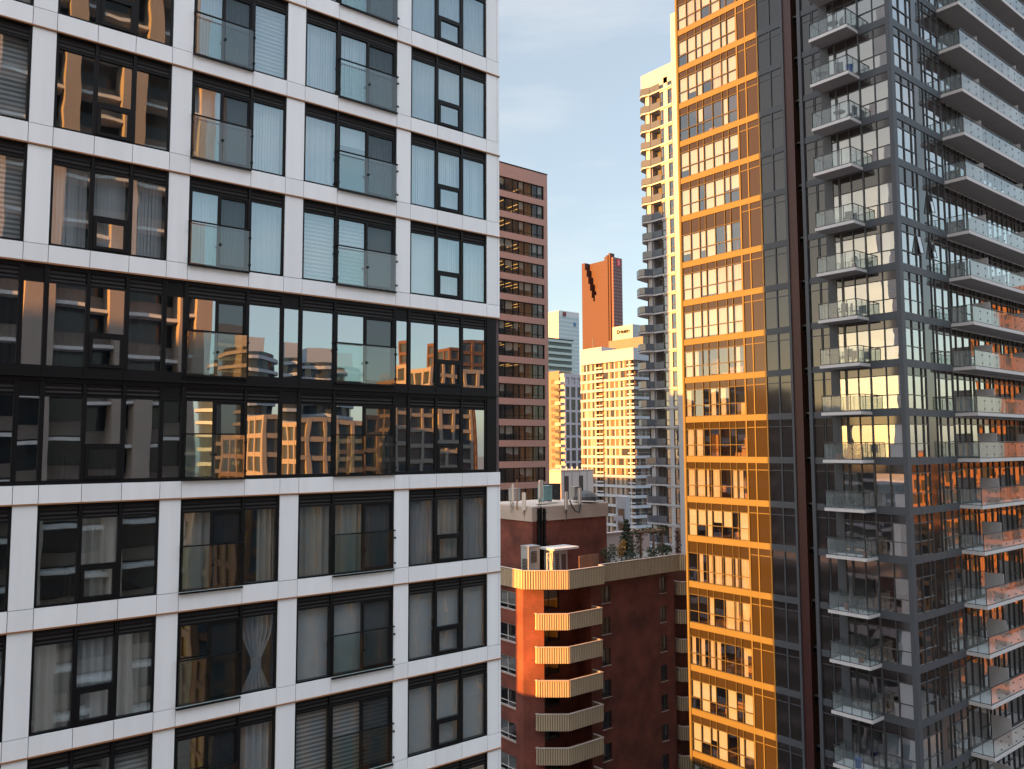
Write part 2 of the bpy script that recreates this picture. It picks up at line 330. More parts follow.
def left_window(idx, row, z0, h, specs, band=False):
    kind, x0, x1 = BAYS[idx]; w = x1-x0; top = h-LZ-.05; key = (idx, band)
    if key not in LMESH:
        f = window_frame(kind, w, h); lv = MB(); us = [0]+mull_us(kind, w)+[w]
        for i in range(len(us)-1): lv.box(us[i]+.055, us[i+1]-.055, .06, .11, h-LZ+.002, h-.045)
        if kind == 'W3':
            u0, u1 = us[1]+.05, us[2]-.05; hz = top*.435
            f.box(u0, u1, .02, .13, hz-.03, hz+.03)
            hf = MB(); hf.box(u0+.002, u0+.085, -.0, .12, .055, hz-.032).box(u1-.085, u1-.002, -.0, .12, .055, hz-.032).box(u0+.085, u1-.085, -.0, .12, .055, .14).box(u0+.085, u1-.085, -.0, .12, hz-.117, hz-.032)
            extra = ('hopper_sash', hf)
        else:
            a, b = (us[0]+.055, us[1]-.05) if kind == 'JL' else (us[1]+.05, us[2]-.055); mid = (a+b)/2
            f.box(mid-.035, mid+.035, .03, .125, .055, top)
            f.box(a+.001, a+.045, .045, .12, .05, top-.001).box(b-.045, b-.001, .045, .12, .05, top-.001)
            f.box(mid+.036, b-.046, .045, .12, top-.06, top-.001).box(mid+.036, b-.046, .045, .12, .05, .11)
            extra = None
        LMESH[key] = (f, lv, extra)
    f, lv, extra = LMESH[key]
    if not isinstance(f, bpy.types.Mesh):
        def tomesh(mb, nm, mt):
            o = mb.build(nm, mt, world=False); me = o.data; bpy.data.objects.remove(o); return me
        LMESH[key] = (tomesh(f, 'window', FRAME), tomesh(lv, 'louver', LOUV), ('hopper_sash', tomesh(extra[1], 'hopper_sash', FRAME)) if extra else None)
        f, lv, extra = LMESH[key]
    win = place(f, 'window', LB, rel(LB, (x0, FY, z0)))
    place(lv, 'louver', win)
    us = [0]+mull_us(kind, w)+[w]; p = MB(); gm = PANE_D if band else PANE
    if kind == 'W3':
        hz = top*.435
        tilted(p, us[0]+.05, us[1]-.045, .045, top); tilted(p, us[2]+.045, us[3]-.05, .045, top); tilted(p, us[1]+.045, us[2]-.045, hz+.03, top)
        tilted(p, us[1]+.13, us[2]-.13, .13, hz-.11, .05)
        place(extra[1], extra[0], win)
        bays = [(us[0]+.06, us[1]-.05), (us[1]+.05, us[2]-.05), (us[2]+.05, us[3]-.06)]
    else:
        fx = (us[1]+.045, us[2]-.05) if kind == 'JL' else (us[0]+.05, us[1]-.045)
        a, b = (us[0]+.055, us[1]-.05) if kind == 'JL' else (us[1]+.05, us[2]-.055); mid = (a+b)/2
        tilted(p, *fx, .045, top); tilted(p, a+.04, mid-.03, .05, top, .085); tilted(p, mid+.03, b-.04, .1, top-.05, .10)
        flat(mid+.03, b-.04, .1, top-.05, .075).build('insect_screen', SCREEN, win, world=False)
        g = MB(); gt = h*.475
        tilted(g, a-.02, mid-.004, .0, gt, -.05); tilted(g, mid+.004, b+.02, .0, gt, -.05)
        ra = MB(); ra.box(a-.07, b+.07, -.075, -.03, gt+.012, gt+.045).box(a-.05, b+.05, -.075, -.015, -.055, -.012)
        for u in (a-.045, mid, b+.045):
            for z in ((.18, gt-.2) if u != mid else (gt*.55,)): ra.box(u-.03, u+.03, -.09, -.064, z-.03, z+.03)
        for u in (a-.06, b+.03): ra.box(u, u+.03, -.014, .03, -.05, -.02).box(u, u+.03, -.029, .03, gt+.012, gt+.04)
        g.build('guard_pane', GUARD, win, world=False); ra.build('guard_rail', FRAME, win, world=False)
        bays = [(a, mid), (mid, b), (us[1]+.05, us[2]-.06)] if kind == 'JL' else [(us[0]+.06, us[1]-.05), (a, mid), (mid, b)]
    p.build('pane', gm, win, world=False)
    for i, sp in enumerate(specs):
        if not sp: continue
        u0, u1 = bays[i]; zt = top+.0
        if sp == 's': pleats(u0, u1, .02, zt).build('curtain', SHEER, win, world=False)
        elif sp == 'c': pleats(u0, u1, .02, zt, .045, .22).build('curtain', CREAMC, win, world=False)
        elif sp == 'p': pleats(u0, u1, .02, zt, .045, .2).build('curtain', PLEAT, win, world=False)
        elif sp == 'l': pleats(u0, u0+(u1-u0)*.45, .02, zt, .05, .16).build('curtain', SHEER, win, world=False)
        elif sp == 'r': pleats(u0+(u1-u0)*.45, u1, .02, zt, .05, .16).build('curtain', CREAMC, win, world=False)
        elif sp == 't': pleats(u0, u1, .02, zt, .05, .14, gather=.75).build('curtain', SHEER, win, world=False)
        elif sp == 'v': vblind(u0, u1, .04, zt).build('vertical_blind', VERT, win, world=False)
        elif sp == 'z': flat(u0, u1, .05, zt).build('slat_blind', ZEBRA, win, world=False)
        elif sp == 'k': flat(u0, u1, .04, zt).build('roller_blind', ROLLER, win, world=False)
        elif sp == 'h': flat(u0, u1, zt*.5, zt).build('roller_blind', ROLLER, win, world=False)
        elif sp == 'w': flat(u0, u1, zt*.72, zt).build('roller_blind', VERT, win, world=False)
#          bay0    bay1    bay2    bay3    bay4    bay5
CURT = [['   ', 'kk ', 's s', 'vv ', 'sss', 'sss'],
        ['   ', ' k ', '   ', 'zzs', 'vvv', 'sss'],
        [' s ', 'zzz', '  c', ' k ', 'sss', 'sss'],
        ['k  ', 'zzz', '   ', 'vvz', 'vvv', 'sss'],
        ['   ', 'zzz', '   ', 'vvv', 'pwv', 'vvv'],
        [' c ', 'zzz', 'vvv', 'vvs', 'zzk', 'kvv'],
        ['   ', '  s', 's p', '  l', '   ', '  w'],
        ['s  ', 'zz ', '   ', '   ', '   ', '   '],
        [' k ', 'kk ', ' c ', 'c r', 'ccp', 'scs'],
        ['   ', 's s', 'cpc', '  t', 'kkk', 'kkk'],
        ['   ', 'c  ', '  z', '  p', 'zzz', 'kkk'],
        ['   ', 'z  ', ' s ', 'c  ', 'k  ', 'zzz'],
        ['   ', 'z  ', ' s ', 'c  ', 'k  ', 'zzz']]
for r, z in enumerate(ROWS):
    for k in range(6):
        if k == 0 and r in (0, 1, 11, 12): continue
        sp = [None if c == ' ' else c for c in CURT[r][k]]
        if z is not None: left_window(k, r, z, WH, sp)
        else: left_window(k, r, BANDROW[r], 2.45, sp, True)
# black glass band: slim side lights between the bays, transom rails and corner post
bd = MB()
for (zb, zt) in ((1.98, 4.43), (-.8, 1.65)):
    for (a, b) in [(-4.45, -3.9)] + pil[1:6]:
        bd.box(a-.002, a+.05, FY+.02, FY+.13, zb, zt).box(b-.05, b+.002, FY+.02, FY+.13, zb, zt).box(a+.05, b-.05, FY+.03, FY+.12, zb, zb+.05).box(a+.05, b-.05, FY+.03, FY+.12, zt-LZ-.05, zt-LZ).box(a+.05, b-.05, FY+.06, FY+.11, zt-LZ, zt)
bd.box(-4.45, 17.18, FY+.02, FY+.125, 1.652, 1.978).box(-4.45, 17.2, FY-.05, FY+.02, 1.74, 1.80)
bd.box(16.78, 17.18, FY+.01, FY+.12, -.84, 4.48).box(-4.45, 17.18, FY+.02, FY+.12, 4.432, 4.488).box(-4.45, 17.18, FY+.02, FY+.12, -.848, -.802)
for (kd, x0, x1) in BAYS:
    for u in [0]+mull_us(kd, x1-x0): bd.box(x0+u-.035, x0+u+.035, FY+.0, FY+.02, 1.655, 1.975)
bd.build('band_frame', FRAME, LB)
for (zb, zt) in ((1.98, 4.43), (-.8, 1.65)):
    for (a, b) in pil[1:6]:
        p = MB(); tilted(p, .05, b-a-.05, .05, zt-zb-LZ-.05)
        p.build('side_light', PANE_D, LB, rel(LB, (a, FY, zb)), world=False)

# ================================================================== DARK GLASS TOWER (right)
TX, TY = 48.421, 22.788
METAL = solid('grey_cladding', (.066,.072,.082), .5, var=.08, spec=.25)
METAL_D = solid('grey_mullion', (.045,.048,.053), .4)
SPAN, n_, l_, b_ = mat('spandrel_glass'); b_.inputs['Base Color'].default_value = (.024,.019,.018,1); b_.inputs['Roughness'].default_value = .06; b_.inputs['IOR'].default_value = 1.7
l_.new(wavy(n_, l_, .006, .5), b_.inputs['Normal'])
SUN_BRONZE_D = solid('sun_bronze_mullion', (.058,.045,.015), .5, spec=.25)  # bronze for the gold strip, its sunset amber partly put into the colour
SUN_BRONZE = solid('sun_bronze_cladding', (.100,.080,.028), .5, var=.08, spec=.25); SUN_SPAN_B, n_, l_, b_ = mat('sun_bronze_spandrel_glass'); b_.inputs['Base Color'].default_value = (.026,.019,.008,1); b_.inputs['Roughness'].default_value = .08
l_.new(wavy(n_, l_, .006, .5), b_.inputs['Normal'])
RED = solid('dark_red_cladding', (.035,.004,.004), .5); BROWN = solid('brown_cladding', (.045,.02,.01), .5)
TPANE = glass('tower_glass', (.66,.68,.68), .26, .005)
TPANE_G = glass('gold_strip_glass', (.84,.84,.82), .20, .005)
TPANE_R = glass('tower_side_glass', (.50,.52,.54), .40, .006)
BGUARD, n_, l_, b_ = mat('frosted_guard_glass'); n_.remove(b_)
t_ = n_.new('ShaderNodeBsdfTransparent'); t_.inputs[0].default_value = (.80,.88,.88,1); d_ = n_.new('ShaderNodeBsdfTranslucent'); d_.inputs[0].default_value = (.62,.68,.68,1)
e_ = n_.new('ShaderNodeBsdfDiffuse'); e_.inputs[0].default_value = (.6,.66,.67,1); g_ = n_.new('ShaderNodeBsdfGlossy'); g_.inputs[0].default_value = (1,1,1,1); g_.inputs['Roughness'].default_value = .03
x1_ = n_.new('ShaderNodeMixShader'); x1_.inputs[0].default_value = .5; l_.new(d_.outputs[0], x1_.inputs[1]); l_.new(e_.outputs[0], x1_.inputs[2])
x2_ = n_.new('ShaderNodeMixShader'); x2_.inputs[0].default_value = .20; l_.new(t_.outputs[0], x2_.inputs[1]); l_.new(x1_.outputs[0], x2_.inputs[2])
f_ = n_.new('ShaderNodeLayerWeight'); f_.inputs[0].default_value = .5; p_ = n_.new('ShaderNodeMath'); p_.operation = 'POWER'; p_.inputs[1].default_value = 4; l_.new(f_.outputs['Facing'], p_.inputs[0]); mr_ = n_.new('ShaderNodeMapRange'); mr_.inputs[3].default_value = .06; l_.new(wavy(n_, l_, .004, .9), g_.inputs['Normal'])
l_.new(p_.outputs[0], mr_.inputs[0]); x3_ = n_.new('ShaderNodeMixShader'); l_.new(mr_.outputs[0], x3_.inputs[0]); l_.new(x2_.outputs[0], x3_.inputs[1]); l_.new(g_.outputs[0], x3_.inputs[2]); l_.new(x3_.outputs[0], n_['Material Output'].inputs[0])
CONC = solid('painted_concrete', (.54,.51,.50), .7, var=.06); SOFFIT = solid('balcony_soffit', (.38,.36,.36), .85)
BLIND = cloth('warm_roller_blind', (.46,.53,.62), .3)

TW = thing('glass_tower', 'tall dark glass tower with a sunlit gold strip of windows and stacked balconies', 'building', (66, 31, -H))
KZ = [29.206, 26.291, 23.27, 20.336, 17.371, 13.778, 10.83, 7.833, 4.954, 1.992, -.951, -3.92, -6.796, -10.146, -13.123, -16.182, -19.327]
zs_t = [29.206+2.95*i for i in range(5, 0, -1)] + KZ + [-19.327-3.0*i for i in range(1, 6)]
XR, YE = 86.0, 39.39
tc_ = MB(); post = MB()
HB = .21
gold_m = [39.38, 39.22, 38.36, 37.53, 36.97, 36.10, 35.23, 34.72, 33.84]
# vertical members of the left face (facing -X)
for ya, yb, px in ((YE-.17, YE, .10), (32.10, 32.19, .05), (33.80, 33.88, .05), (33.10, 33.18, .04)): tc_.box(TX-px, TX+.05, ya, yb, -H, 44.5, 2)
for ya, yb, px in ((31.10, 31.18, .05), (30.06, 30.22, .12), (28.70, 28.94, .14), (27.86, 27.92, .04)):
    tc_.box(TX-px, TX+.05, ya, yb, -H, 44.5, 0)
tc_.box(TX-.02, TX+.3, 26.86, 27.40, -H, 44.5, 0)
tc_.box(TX-.10, TX+.35, TY-.10, TY+.17, -H, 44.5, 0)                      # corner post
red = MB().box(TX-.03, TX+.1, 29.44, 30.06, -H, 44.5, 0)
red.build('red_cladding', RED, TW)
rec = MB()
rec.box(TX+.9, TX+1.0, 28.9, 29.44, -H, 44.5, 0).box(TX+.1, TX+.9, 29.44, 29.5, -H, 44.5, 0)
rec.build('recess_cladding', BROWN, TW)
spn = MB()
for i, z in enumerate(zs_t):
    zu = zs_t[i-1] if i else 44.5
    a, b = z+HB, zu-HB                                                     # clear storey
    for (y0, y1) in ((30.22, 32.10), (32.19, 33.10), (33.18, 33.80), (28.0, 28.70), (27.40, 27.86)):
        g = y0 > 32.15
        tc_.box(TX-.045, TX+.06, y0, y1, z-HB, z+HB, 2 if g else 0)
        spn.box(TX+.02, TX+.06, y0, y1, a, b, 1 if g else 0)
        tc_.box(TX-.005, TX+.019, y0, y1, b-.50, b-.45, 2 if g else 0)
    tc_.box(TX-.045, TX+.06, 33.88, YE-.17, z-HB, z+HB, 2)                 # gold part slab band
    tc_.box(TX-.045, TX+.06, 27.92, 28.0, z-HB, z+HB, 0)
    tc_.box(TX-.03, TX+.06, TY+.17, 26.86, z-HB, z+HB, 0)                  # balcony bay slab band
    tc_.box(TX+.35, 55.26, TY-.03, TY+.06, z-HB, z+HB, 0)                  # right face
    for y in (24.72, 23.84): tc_.box(TX-.036, TX-.03, y-.012, y+.012, z-HB, z+HB, 1)
    for x in (50, 51.6, 53.2): tc_.box(x-.012, x+.012, TY-.036, TY-.03, z-HB, z+HB, 1)
    rec_z = MB().box(TX+.3, TX+.9, 28.94, 29.44, z-HB, z+HB, 0)
    tc_.box(TX+.25, TX+.88, 28.942, 29.438, z-HB, z+HB, 1)
tc_.build('metal_cladding', [METAL, METAL_D, SUN_BRONZE], TW)
spn.build('spandrel_panel', [SPAN, SUN_SPAN_B], TW)
core = MB()
core.box(TX+.06, XR, YE-.012, YE, -H, 44.5, 0).box(TX+.2, XR, TY+.2, YE-.01, 44.501, 45.2, 0).box(XR-.2, XR, TY+.1, YE-.01, -H, 44.5, 0)
core.box(TX+.1, XR-.2, TY+.1, YE-.01, -H, -34.5, 0)
core.build('rear_wall', METAL, TW)
tin = MB()
for z in zs_t:
    tin.box(TX+.25, XR-.3, TY+.25, YE-.02, z-.04, z+.12, 1).box(TX+.25, XR-.3, TY+.25, YE-.02, z-.2, z-.041, 2)
tin.box(TX+5, TX+5.2, TY+5, YE-.02, -34, 44, 0).box(TX+5.2, XR-.3, TY+5, TY+5.2, -34, 44, 0)
for y in (33.84, 30.1, 27.1): tin.box(TX+.3, TX+5, y-.08, y+.08, -34, 44, 0)
for x in (55.2, 59, 63, 67, 72, 78): tin.box(x-.08, x+.08, TY+.3, TY+5, -34, 44, 0)
tin.build('interior', [INW, INF, INC], TW)
tf = MB()
for z in zs_t:
    for y in (38.4, 36.4, 34.9, 25.6, 23.9):
        q = random.random(); x = TX+random.uniform(1.2, 3)
        if q < .4: tf.box(x-.3, x+.5, y-.5, y+.4, z+.55, z+.6); [tf.tube((x+a, y+b, z+.12), (x+a, y+b, z+.55), .03, 5) for a in (-.25, .45) for b in (-.45, .35)]
        elif q < .7: tf.box(x-.4, x+.4, y-.7, y+.6, z+.15, z+.5).box(x+.4, x+.6, y-.7, y+.6, z+.15, z+.95)
        elif q < .85: tf.box(x+1, x+1.4, y-.4, y+.4, z+.12, z+1.9)
tf.build('furniture', WOODF, TW)

RZ = -math.pi/2
def strip_window(nm, origin, rz, us, h, glassm, door=None, spd=.50, sill=.85, blinds=(), opened=(), fm=None, sm=None):
    """us: mullion positions along the facade. bottom .. sill rail .. top of window .. spandrel glass under the next slab"""
    f = MB(); p = MB(); s = MB(); t = .045; w0, w1 = us[0], us[-1]; ht = h-spd
    for u in us: f.box(u-t/2, u+t/2, -.05, .06, 0, h)
    for i in range(len(us)-1):
        a, b = us[i]+t/2, us[i+1]-t/2
        if b-a < .05: continue
        f.box(a, b, -.03, .05, 0, .05).box(a, b, -.035, .05, ht-.03, ht+.02)
        s.quad([(a, .02, ht+.02), (b, .02, ht+.02), (b, .02, h), (a, .02, h)])
        if door and i in door:
            tilted(p, a, b, .05, ht-.03, .02); f.box((a+b)/2-.02, (a+b)/2+.02, -.02, .045, .05, ht-.03) if b-a > 1.3 else None
        else:
            f.box(a, b, -.035, .05, sill-.025, sill+.025); tilted(p, a, b, .05, sill-.025, .02)
            if i in opened:
                op = [(a, -.06, ht-.05), (b, -.06, ht-.05), (b, -.24, sill+.06), (a, -.24, sill+.06)]; p.quad(op[::-1])
                for q in ((op[0], op[3]), (op[1], op[2]), (op[2], op[3])): f.tube(q[0], q[1], .025, 4)
            else: tilted(p, a, b, sill+.025, ht-.03, .02)
    win = f.build(nm, fm or METAL_D, TW, rel(TW, origin), rz, world=False)
    p.build('pane', glassm, win, world=False); s.build('spandrel', sm or SPAN, win, world=False)
    if blinds:
        g = {}
        for (i, kind, d) in blinds:
            a, b = us[i]+.03, us[i+1]-.03; q = g.setdefault(kind, MB())
            if kind == 'blind': q.quad([(a, .12, ht-d*(ht-.05)), (b, .12, ht-d*(ht-.05)), (b, .12, ht), (a, .12, ht)])
            else:
                c = pleats(a, a+(b-a)*d, .05, ht, .03, .14, y=.14); n = len(q.v); q.v += c.v; q.f += [tuple(k+n for k in fc) for fc in c.f]; q.m += c.m
        for kind, q in g.items(): q.build(kind, BLIND if kind == 'blind' else SHEER, win, world=False)
    return win
gu = [YE-.17-y for y in (39.20, 38.36, 37.53, 36.97, 36.10, 35.23, 34.72, 33.90)]
rg = random.Random(3)
UR1 = [0, .93, 1.10, 2.10, 2.22, 2.78, 2.90]
for i, z in enumerate(zs_t):
    zu = zs_t[i-1] if i else 44.5
    if i > 22: pass
    h = zu-z-2*HB; spd = .5 + max(0, h-2.55)*.9; zb = z+HB
    # gold strip: row of seven panes
    n = len(gu)-1; bl = []
    mode = rg.random() if i > 3 else .2
    for k in range(n):
        if i <= 12: 
            if rg.random() < (.2 if i == 7 else .88): bl.append((k, rg.choice(['blind']*5+['curtain']), rg.choice([1, 1, 1, 1, .93, .72, .5]) if i < 12 else .95))
        elif mode < .35:
            if rg.random() < .8: bl.append((k, 'blind', rg.choice([1, 1, .6, .45])))
        elif mode < .75:
            if rg.random() < .85: bl.append((k, 'curtain', rg.choice([1, .7, .45])))
        elif rg.random() < .4: bl.append((k, 'curtain', .5))
    if i in (13, 15): bl = [b for b in bl if b[0] in (0, 1, 6)]
    strip_window('ribbon_window', (TX, YE-.17, zb), RZ, gu, h, TPANE_G, spd=spd, blinds=bl, fm=SUN_BRONZE_D, sm=SUN_SPAN_B)
    # balcony bay: side light, sliding door (two leaves); corner window (two lights)
    q = rg.random(); bd_ = [(0, 'curtain', 1)] if q < .5 else []
    if rg.random() < .55: bd_.append((2, 'curtain', rg.choice([.5, 1])))
    strip_window('balcony_door', (TX, 26.86, zb), RZ, [.02, .44, .52, 1.28, 2.06], h, TPANE, door=(0, 1, 2, 3), spd=spd, blinds=bd_)
    cb = rg.random(); cbl = []
    if i < 14 and cb < .5: cbl = [(1, 'curtain', .6)]
    elif i in (15, 16, 21): cbl = [(0, 'blind', 1), (1, 'blind', 1)]
    elif i in (17, 19, 20): cbl = [(1, 'blind', 1)] if i != 17 else [(1, 'curtain', .5)]
    elif i == 22: cbl = [(0, 'curtain', 1), (1, 'curtain', 1)]
    strip_window('corner_window', (TX, 24.76, zb), RZ, [0, .94, 1.80], h, TPANE, spd=spd, blinds=cbl)
    # right face: two window groups with a blank panel, then full height glazing behind the long balcony
    us = [0, .98, 2.02, 2.60]; op = (2,) if i in (11,) else ()
    rb = [(rg.randrange(3), 'curtain', 1)] if rg.random() < .5 else []
    strip_window('side_window', (TX+.36, TY, zb), 0, us, h, TPANE_R, spd=spd, blinds=rb, opened=op)
    us2 = [0, .50, 1.58, 2.50]
    strip_window('side_window', (52.68, TY, zb), 0, us2, h, TPANE_R, spd=spd, blinds=[(2, 'curtain', .8)] if rg.random() < .4 else [], opened=(0,) if i in (10, 11) else ())
    pb = MB().quad([(0, 0, 0), (1.30, 0, 0), (1.30, 0, h), (0, 0, h)]); pb.quad([(1.30, .02, 0), (0, .02, 0), (0, .02, h), (1.30, .02, h)])
    pb.build('blank_panel', SPAN, TW, rel(TW, (51.36, TY+.01, zb)), world=False)
    us3 = [0]; u = 0
    while u < XR-55.28-.3: u += rg.choice([.55, .9, .9, 1.1]); us3.append(min(u, XR-55.28-.25))
    dd = [k for k in range(len(us3)-1) if k % 4 in (0, 1)]
    bl3 = [(k, 'curtain', 1) for k in range(len(us3)-1) if rg.random() < .22]
    strip_window('terrace_window', (55.28, TY+.10, z+HB), 0, us3, h, TPANE_R, door=dd, spd=.4, blinds=bl3)

# balconies: small ones on the left face
def seg_guard(gp, fr, p, q, z0, z1, n, clamps=False):
    P, Q = Vector((p[0], p[1])), Vector((q[0], q[1])); d = (Q-P)/n
    for k in range(n):
        a, b = P+d*k+d*.008, P+d*(k+1)-d*.008
        gp.quad([(a.x, a.y, z0+.06), (b.x, b.y, z0+.06), (b.x, b.y, z1-.05), (a.x, a.y, z1-.05)])
        for c in (a, b):
            pass
    for k in range(n+1):
        c = P+d*k
        if clamps and 0 < k < n:
            for zc in (z0+.2, z1-.35): fr.box(c.x-.03, c.x+.03, c.y-.03, c.y+.03, zc, zc+.09)
        else: fr.box(c.x-.016, c.x+.016, c.y-.016, c.y+.016, z0, z1)
    fr.wall((p[0], p[1]), (q[0], q[1]), z1-.004, z1+.04, .045); fr.wall((p[0], p[1]), (q[0], q[1]), z0+.02, z0+.058, .03)
BX = 47.0
b0 = None
for i, z in enumerate(zs_t):
    o = (TX, 24.75, z)
    if b0 is None:
        sb = MB().box(BX-TX, -.046, 0, 2.60, -.10, .09, 0).box(BX-TX+.02, -.047, .02, 2.58, -.104, -.1, 1)
        gp, fr = MB(), MB(); e = .06; zt = 1.12
        seg_guard(gp, fr, (BX-TX+e, e), (BX-TX+e, 2.54), .09, zt, 4); seg_guard(gp, fr, (-.06, e), (BX-TX+e, e), .09, zt, 2); seg_guard(gp, fr, (BX-TX+e, 2.54), (-.06, 2.54), .09, zt, 2)
        s_ = sb.build('balcony', [CONC, SOFFIT], TW, rel(TW, o), world=False)
        g_o = gp.build('glass_guard', BGUARD, s_, world=False); f_o = fr.build('handrail', METAL_D, s_, world=False); b0 = (s_.data, g_o.data, f_o.data)
    else:
        s_ = place(b0[0], 'balcony', TW, rel(TW, o)); place(b0[1], 'glass_guard', s_); place(b0[2], 'handrail', s_)
b0 = None
for i, z in enumerate(zs_t):
    o = (55.26, TY, z)
    if b0 is None:
        L = XR-55.26; d = -1.40
        sb = MB().box(0, L, d, .09, -.11, .10, 0).box(.02, L-.02, d+.02, .085, -.114, -.11, 1)
        gp, fr = MB(), MB()
        seg_guard(gp, fr, (L-.06, d+.06), (.06, d+.06), .10, 1.17, 26, True); seg_guard(gp, fr, (.06, d+.06), (.06, -.05), .10, 1.17, 2)
        ds = [MB().box(u-.03, u+.03, d+.2, -.03, .15, 1.75) for u in (3.3, 10.2, 17, 24)]
        s_ = sb.build('terrace_balcony', [CONC, SOFFIT], TW, rel(TW, o), world=False)
        b0 = (s_.data, gp.build('glass_guard', BGUARD, s_, world=False).data, fr.build('handrail', METAL_D, s_, world=False).data, [q.build('privacy_screen', SOFFIT, s_, world=False).data for q in ds])
    else:
        s_ = place(b0[0], 'terrace_balcony', TW, rel(TW, o))
        place(b0[1], 'glass_guard', s_); place(b0[2], 'handrail', s_)
        for q in b0[3][:2]: place(q, 'privacy_screen', s_)

# ================================================================== RED BRICK BUILDING (below, centre)
BRK = brick('red_brick', (.17,.034,.018), (.125,.026,.015), (.12,.06,.045))
BEIGE = solid('ribbed_beige_cladding', (.46,.37,.25), .6, var=.15, scale=(.6,.6,.3))
BEIGE_D = solid('shaded_beige_groove', (.20,.15,.09), .8, var=.2)  # darker beige behind the ribs, groove shade put into the colour
CAPC = solid('weathered_concrete', (.40,.33,.28), .85, var=.25, scale=(.4,.4,.9))
ROOF = solid('gravel_roof', (.17,.16,.15), .95, var=.3)
BWIN = glass('brick_building_glass', (.5,.52,.52), .16, .003)
WHITEF = solid('white_frame', (.55,.53,.50), .5)
BB = thing('brick_apartment_block', 'red brick apartment block with ribbed beige balconies and a planted roof terrace', 'building', (56, 58, -H))
ZR = -11.9
wl_ = MB()
P_ = [(46.2, 72), (46.2, 55.9), (47.5, 54.6), (49.9, 54.6), (49.9, 54.25), (64.6, 54.25), (64.6, 55.4), (72, 55.4), (72, 72)]
rows_b = [-13.1-2.85*i for i in range(13)]
# the -X face and the -Y face are pierced for windows: build them as wall strips around the openings
def pierced(p, q, z0, z1, t, opens, m, target):
    """opens: list of (u0,u1,[(za,zb),...]) along p->q"""
    P, Q = Vector(p), Vector(q); d = (Q-P).normalized(); L = (Q-P).length; at = lambda u: tuple(P+d*u); u = 0
    for (a, b, zs) in sorted(opens):
        if a > u: target.wall(at(u), at(a), z0, z1, t, m)
        zc = z0
        for (za, zb) in sorted(zs):
            if za > zc: target.wall(at(a), at(b), zc, za, t, m)
            zc = zb
        if z1 > zc: target.wall(at(a), at(b), zc, z1, t, m)
        u = b
    if u < L: target.wall(at(u), at(L), z0, z1, t, m)
wz = [(z-2.0, z-.45) for z in [-12.5-2.85*i for i in range(13)]]
pierced((46.2, 72), (46.2, 55.9), -H, ZR, .3, [(72-59.3, 72-56.95, wz), (72-67, 72-64, wz)], 0, wl_)
wl_.wall((46.2, 55.9), (47.5, 54.6), -H, ZR, .3, 0); 
pierced((47.502, 55.9), (52.9, 55.9), -H, ZR, .3, [(.6, 3.0, [(z-2.3, z-.3) for z in [-12.4-2.85*i for i in range(13)]])], 0, wl_)
wl_.box(52.9, 53.7, 54.25, 55.9, -H, ZR, 0)
pierced((53.7, 54.25), (64.6, 54.25), -H, ZR, .3, [(.55, 1.75, wz), (8.7, 9.7, wz)], 0, wl_)
wl_.box(64.6, 72, 55.4, 55.7, -H, ZR, 0).box(71.7, 72, 55.7, 72, -H, ZR, 0).box(46.5, 71.7, 71.7, 72, -H, ZR, 0)
wl_.box(46.55, 71.6, 58.0, 58.2, -H, ZR-.4, 1).box(49.5, 49.7, 56.3, 58, -H, ZR-.4, 1).box(46.6, 71.5, 59.6, 59.8, -H, ZR-.4, 1)
wl_.build('brick_wall', [BRK, INW], BB)
MB().prism([(46.5, 71.7), (46.5, 56.1), (47.7, 54.95), (53.6, 54.95), (53.9, 54.6), (64.9, 54.6), (64.9, 55.75), (71.7, 55.75), (71.7, 71.7)], ZR-.4, ZR, 0).build('roof', ROOF, BB)
def brick_window(x, y, z0, rz, w, h, cur):
    f = MB(); f.box(0, .05, .08, .16, 0, h).box(w-.05, w, .08, .16, 0, h).box(.05, w-.05, .08, .16, 0, .05).box(.05, w-.05, .08, .16, h-.05, h).box(w/2-.025, w/2+.025, .07, .16, .05, h-.05)
    f.box(.05, w/2-.025, .08, .15, .42, .46).box(w/2+.025, w-.05, .08, .15, .42, .46)
    win = f.build('window', WHITEF if rz else METAL_D, BB, rel(BB, (x, y, z0)), rz, world=False)
    MB().quad([(.05, .12, .05), (w-.05, .12, .05), (w-.05, .12, h-.05), (.05, .12, h-.05)]).build('pane', BWIN, win, world=False)
    MB().box(-.05, w+.05, -.05, .06, -.06, -.004).build('sill', CAPC, win, world=False)
    if cur:
        a = .06 if cur != 2 else w/2
        flat(a, w-.06 if cur != 3 else w/2, .3, h-.06, .2).build('roller_blind', ROLLER, win, world=False)
rb_ = random.Random(5)
for i, (za, zb) in enumerate(wz[:12]):
    brick_window(46.2, 59.3, za, RZ, 2.35, zb-za, [1, 0, 1, 0, 3, 1, 0, 2, 1, 0, 1, 0][i])
    brick_window(54.25, 54.25, za, 0, 1.2, zb-za, [2, 0, 3, 3, 0, 3, 0, 1, 0, 2, 0, 1][i])
    brick_window(62.4, 54.25, za, 0, 1.0, zb-za, [1, 1, 2, 0, 0, 2, 0, 0, 1, 0, 3, 0][i])
    d = MB().box(0, .05, .1, .18, 0, 2).box(1.2, 1.26, .1, .18, 0, 2).box(2.35, 2.4, .1, .18, 0, 2).box(.05, 2.35, .1, .18, 1.94, 2).box(.05, 2.35, .1, .18, 0, .06)
    d = d.build('balcony_door', METAL_D, BB, rel(BB, (48.102, 55.9, -12.4-2.85*i-2.3)), world=False)
    MB().quad([(.05, .14, .06), (2.35, .14, .06), (2.35, .14, 1.94), (.05, .14, 1.94)]).build('pane', BWIN, d, world=False)
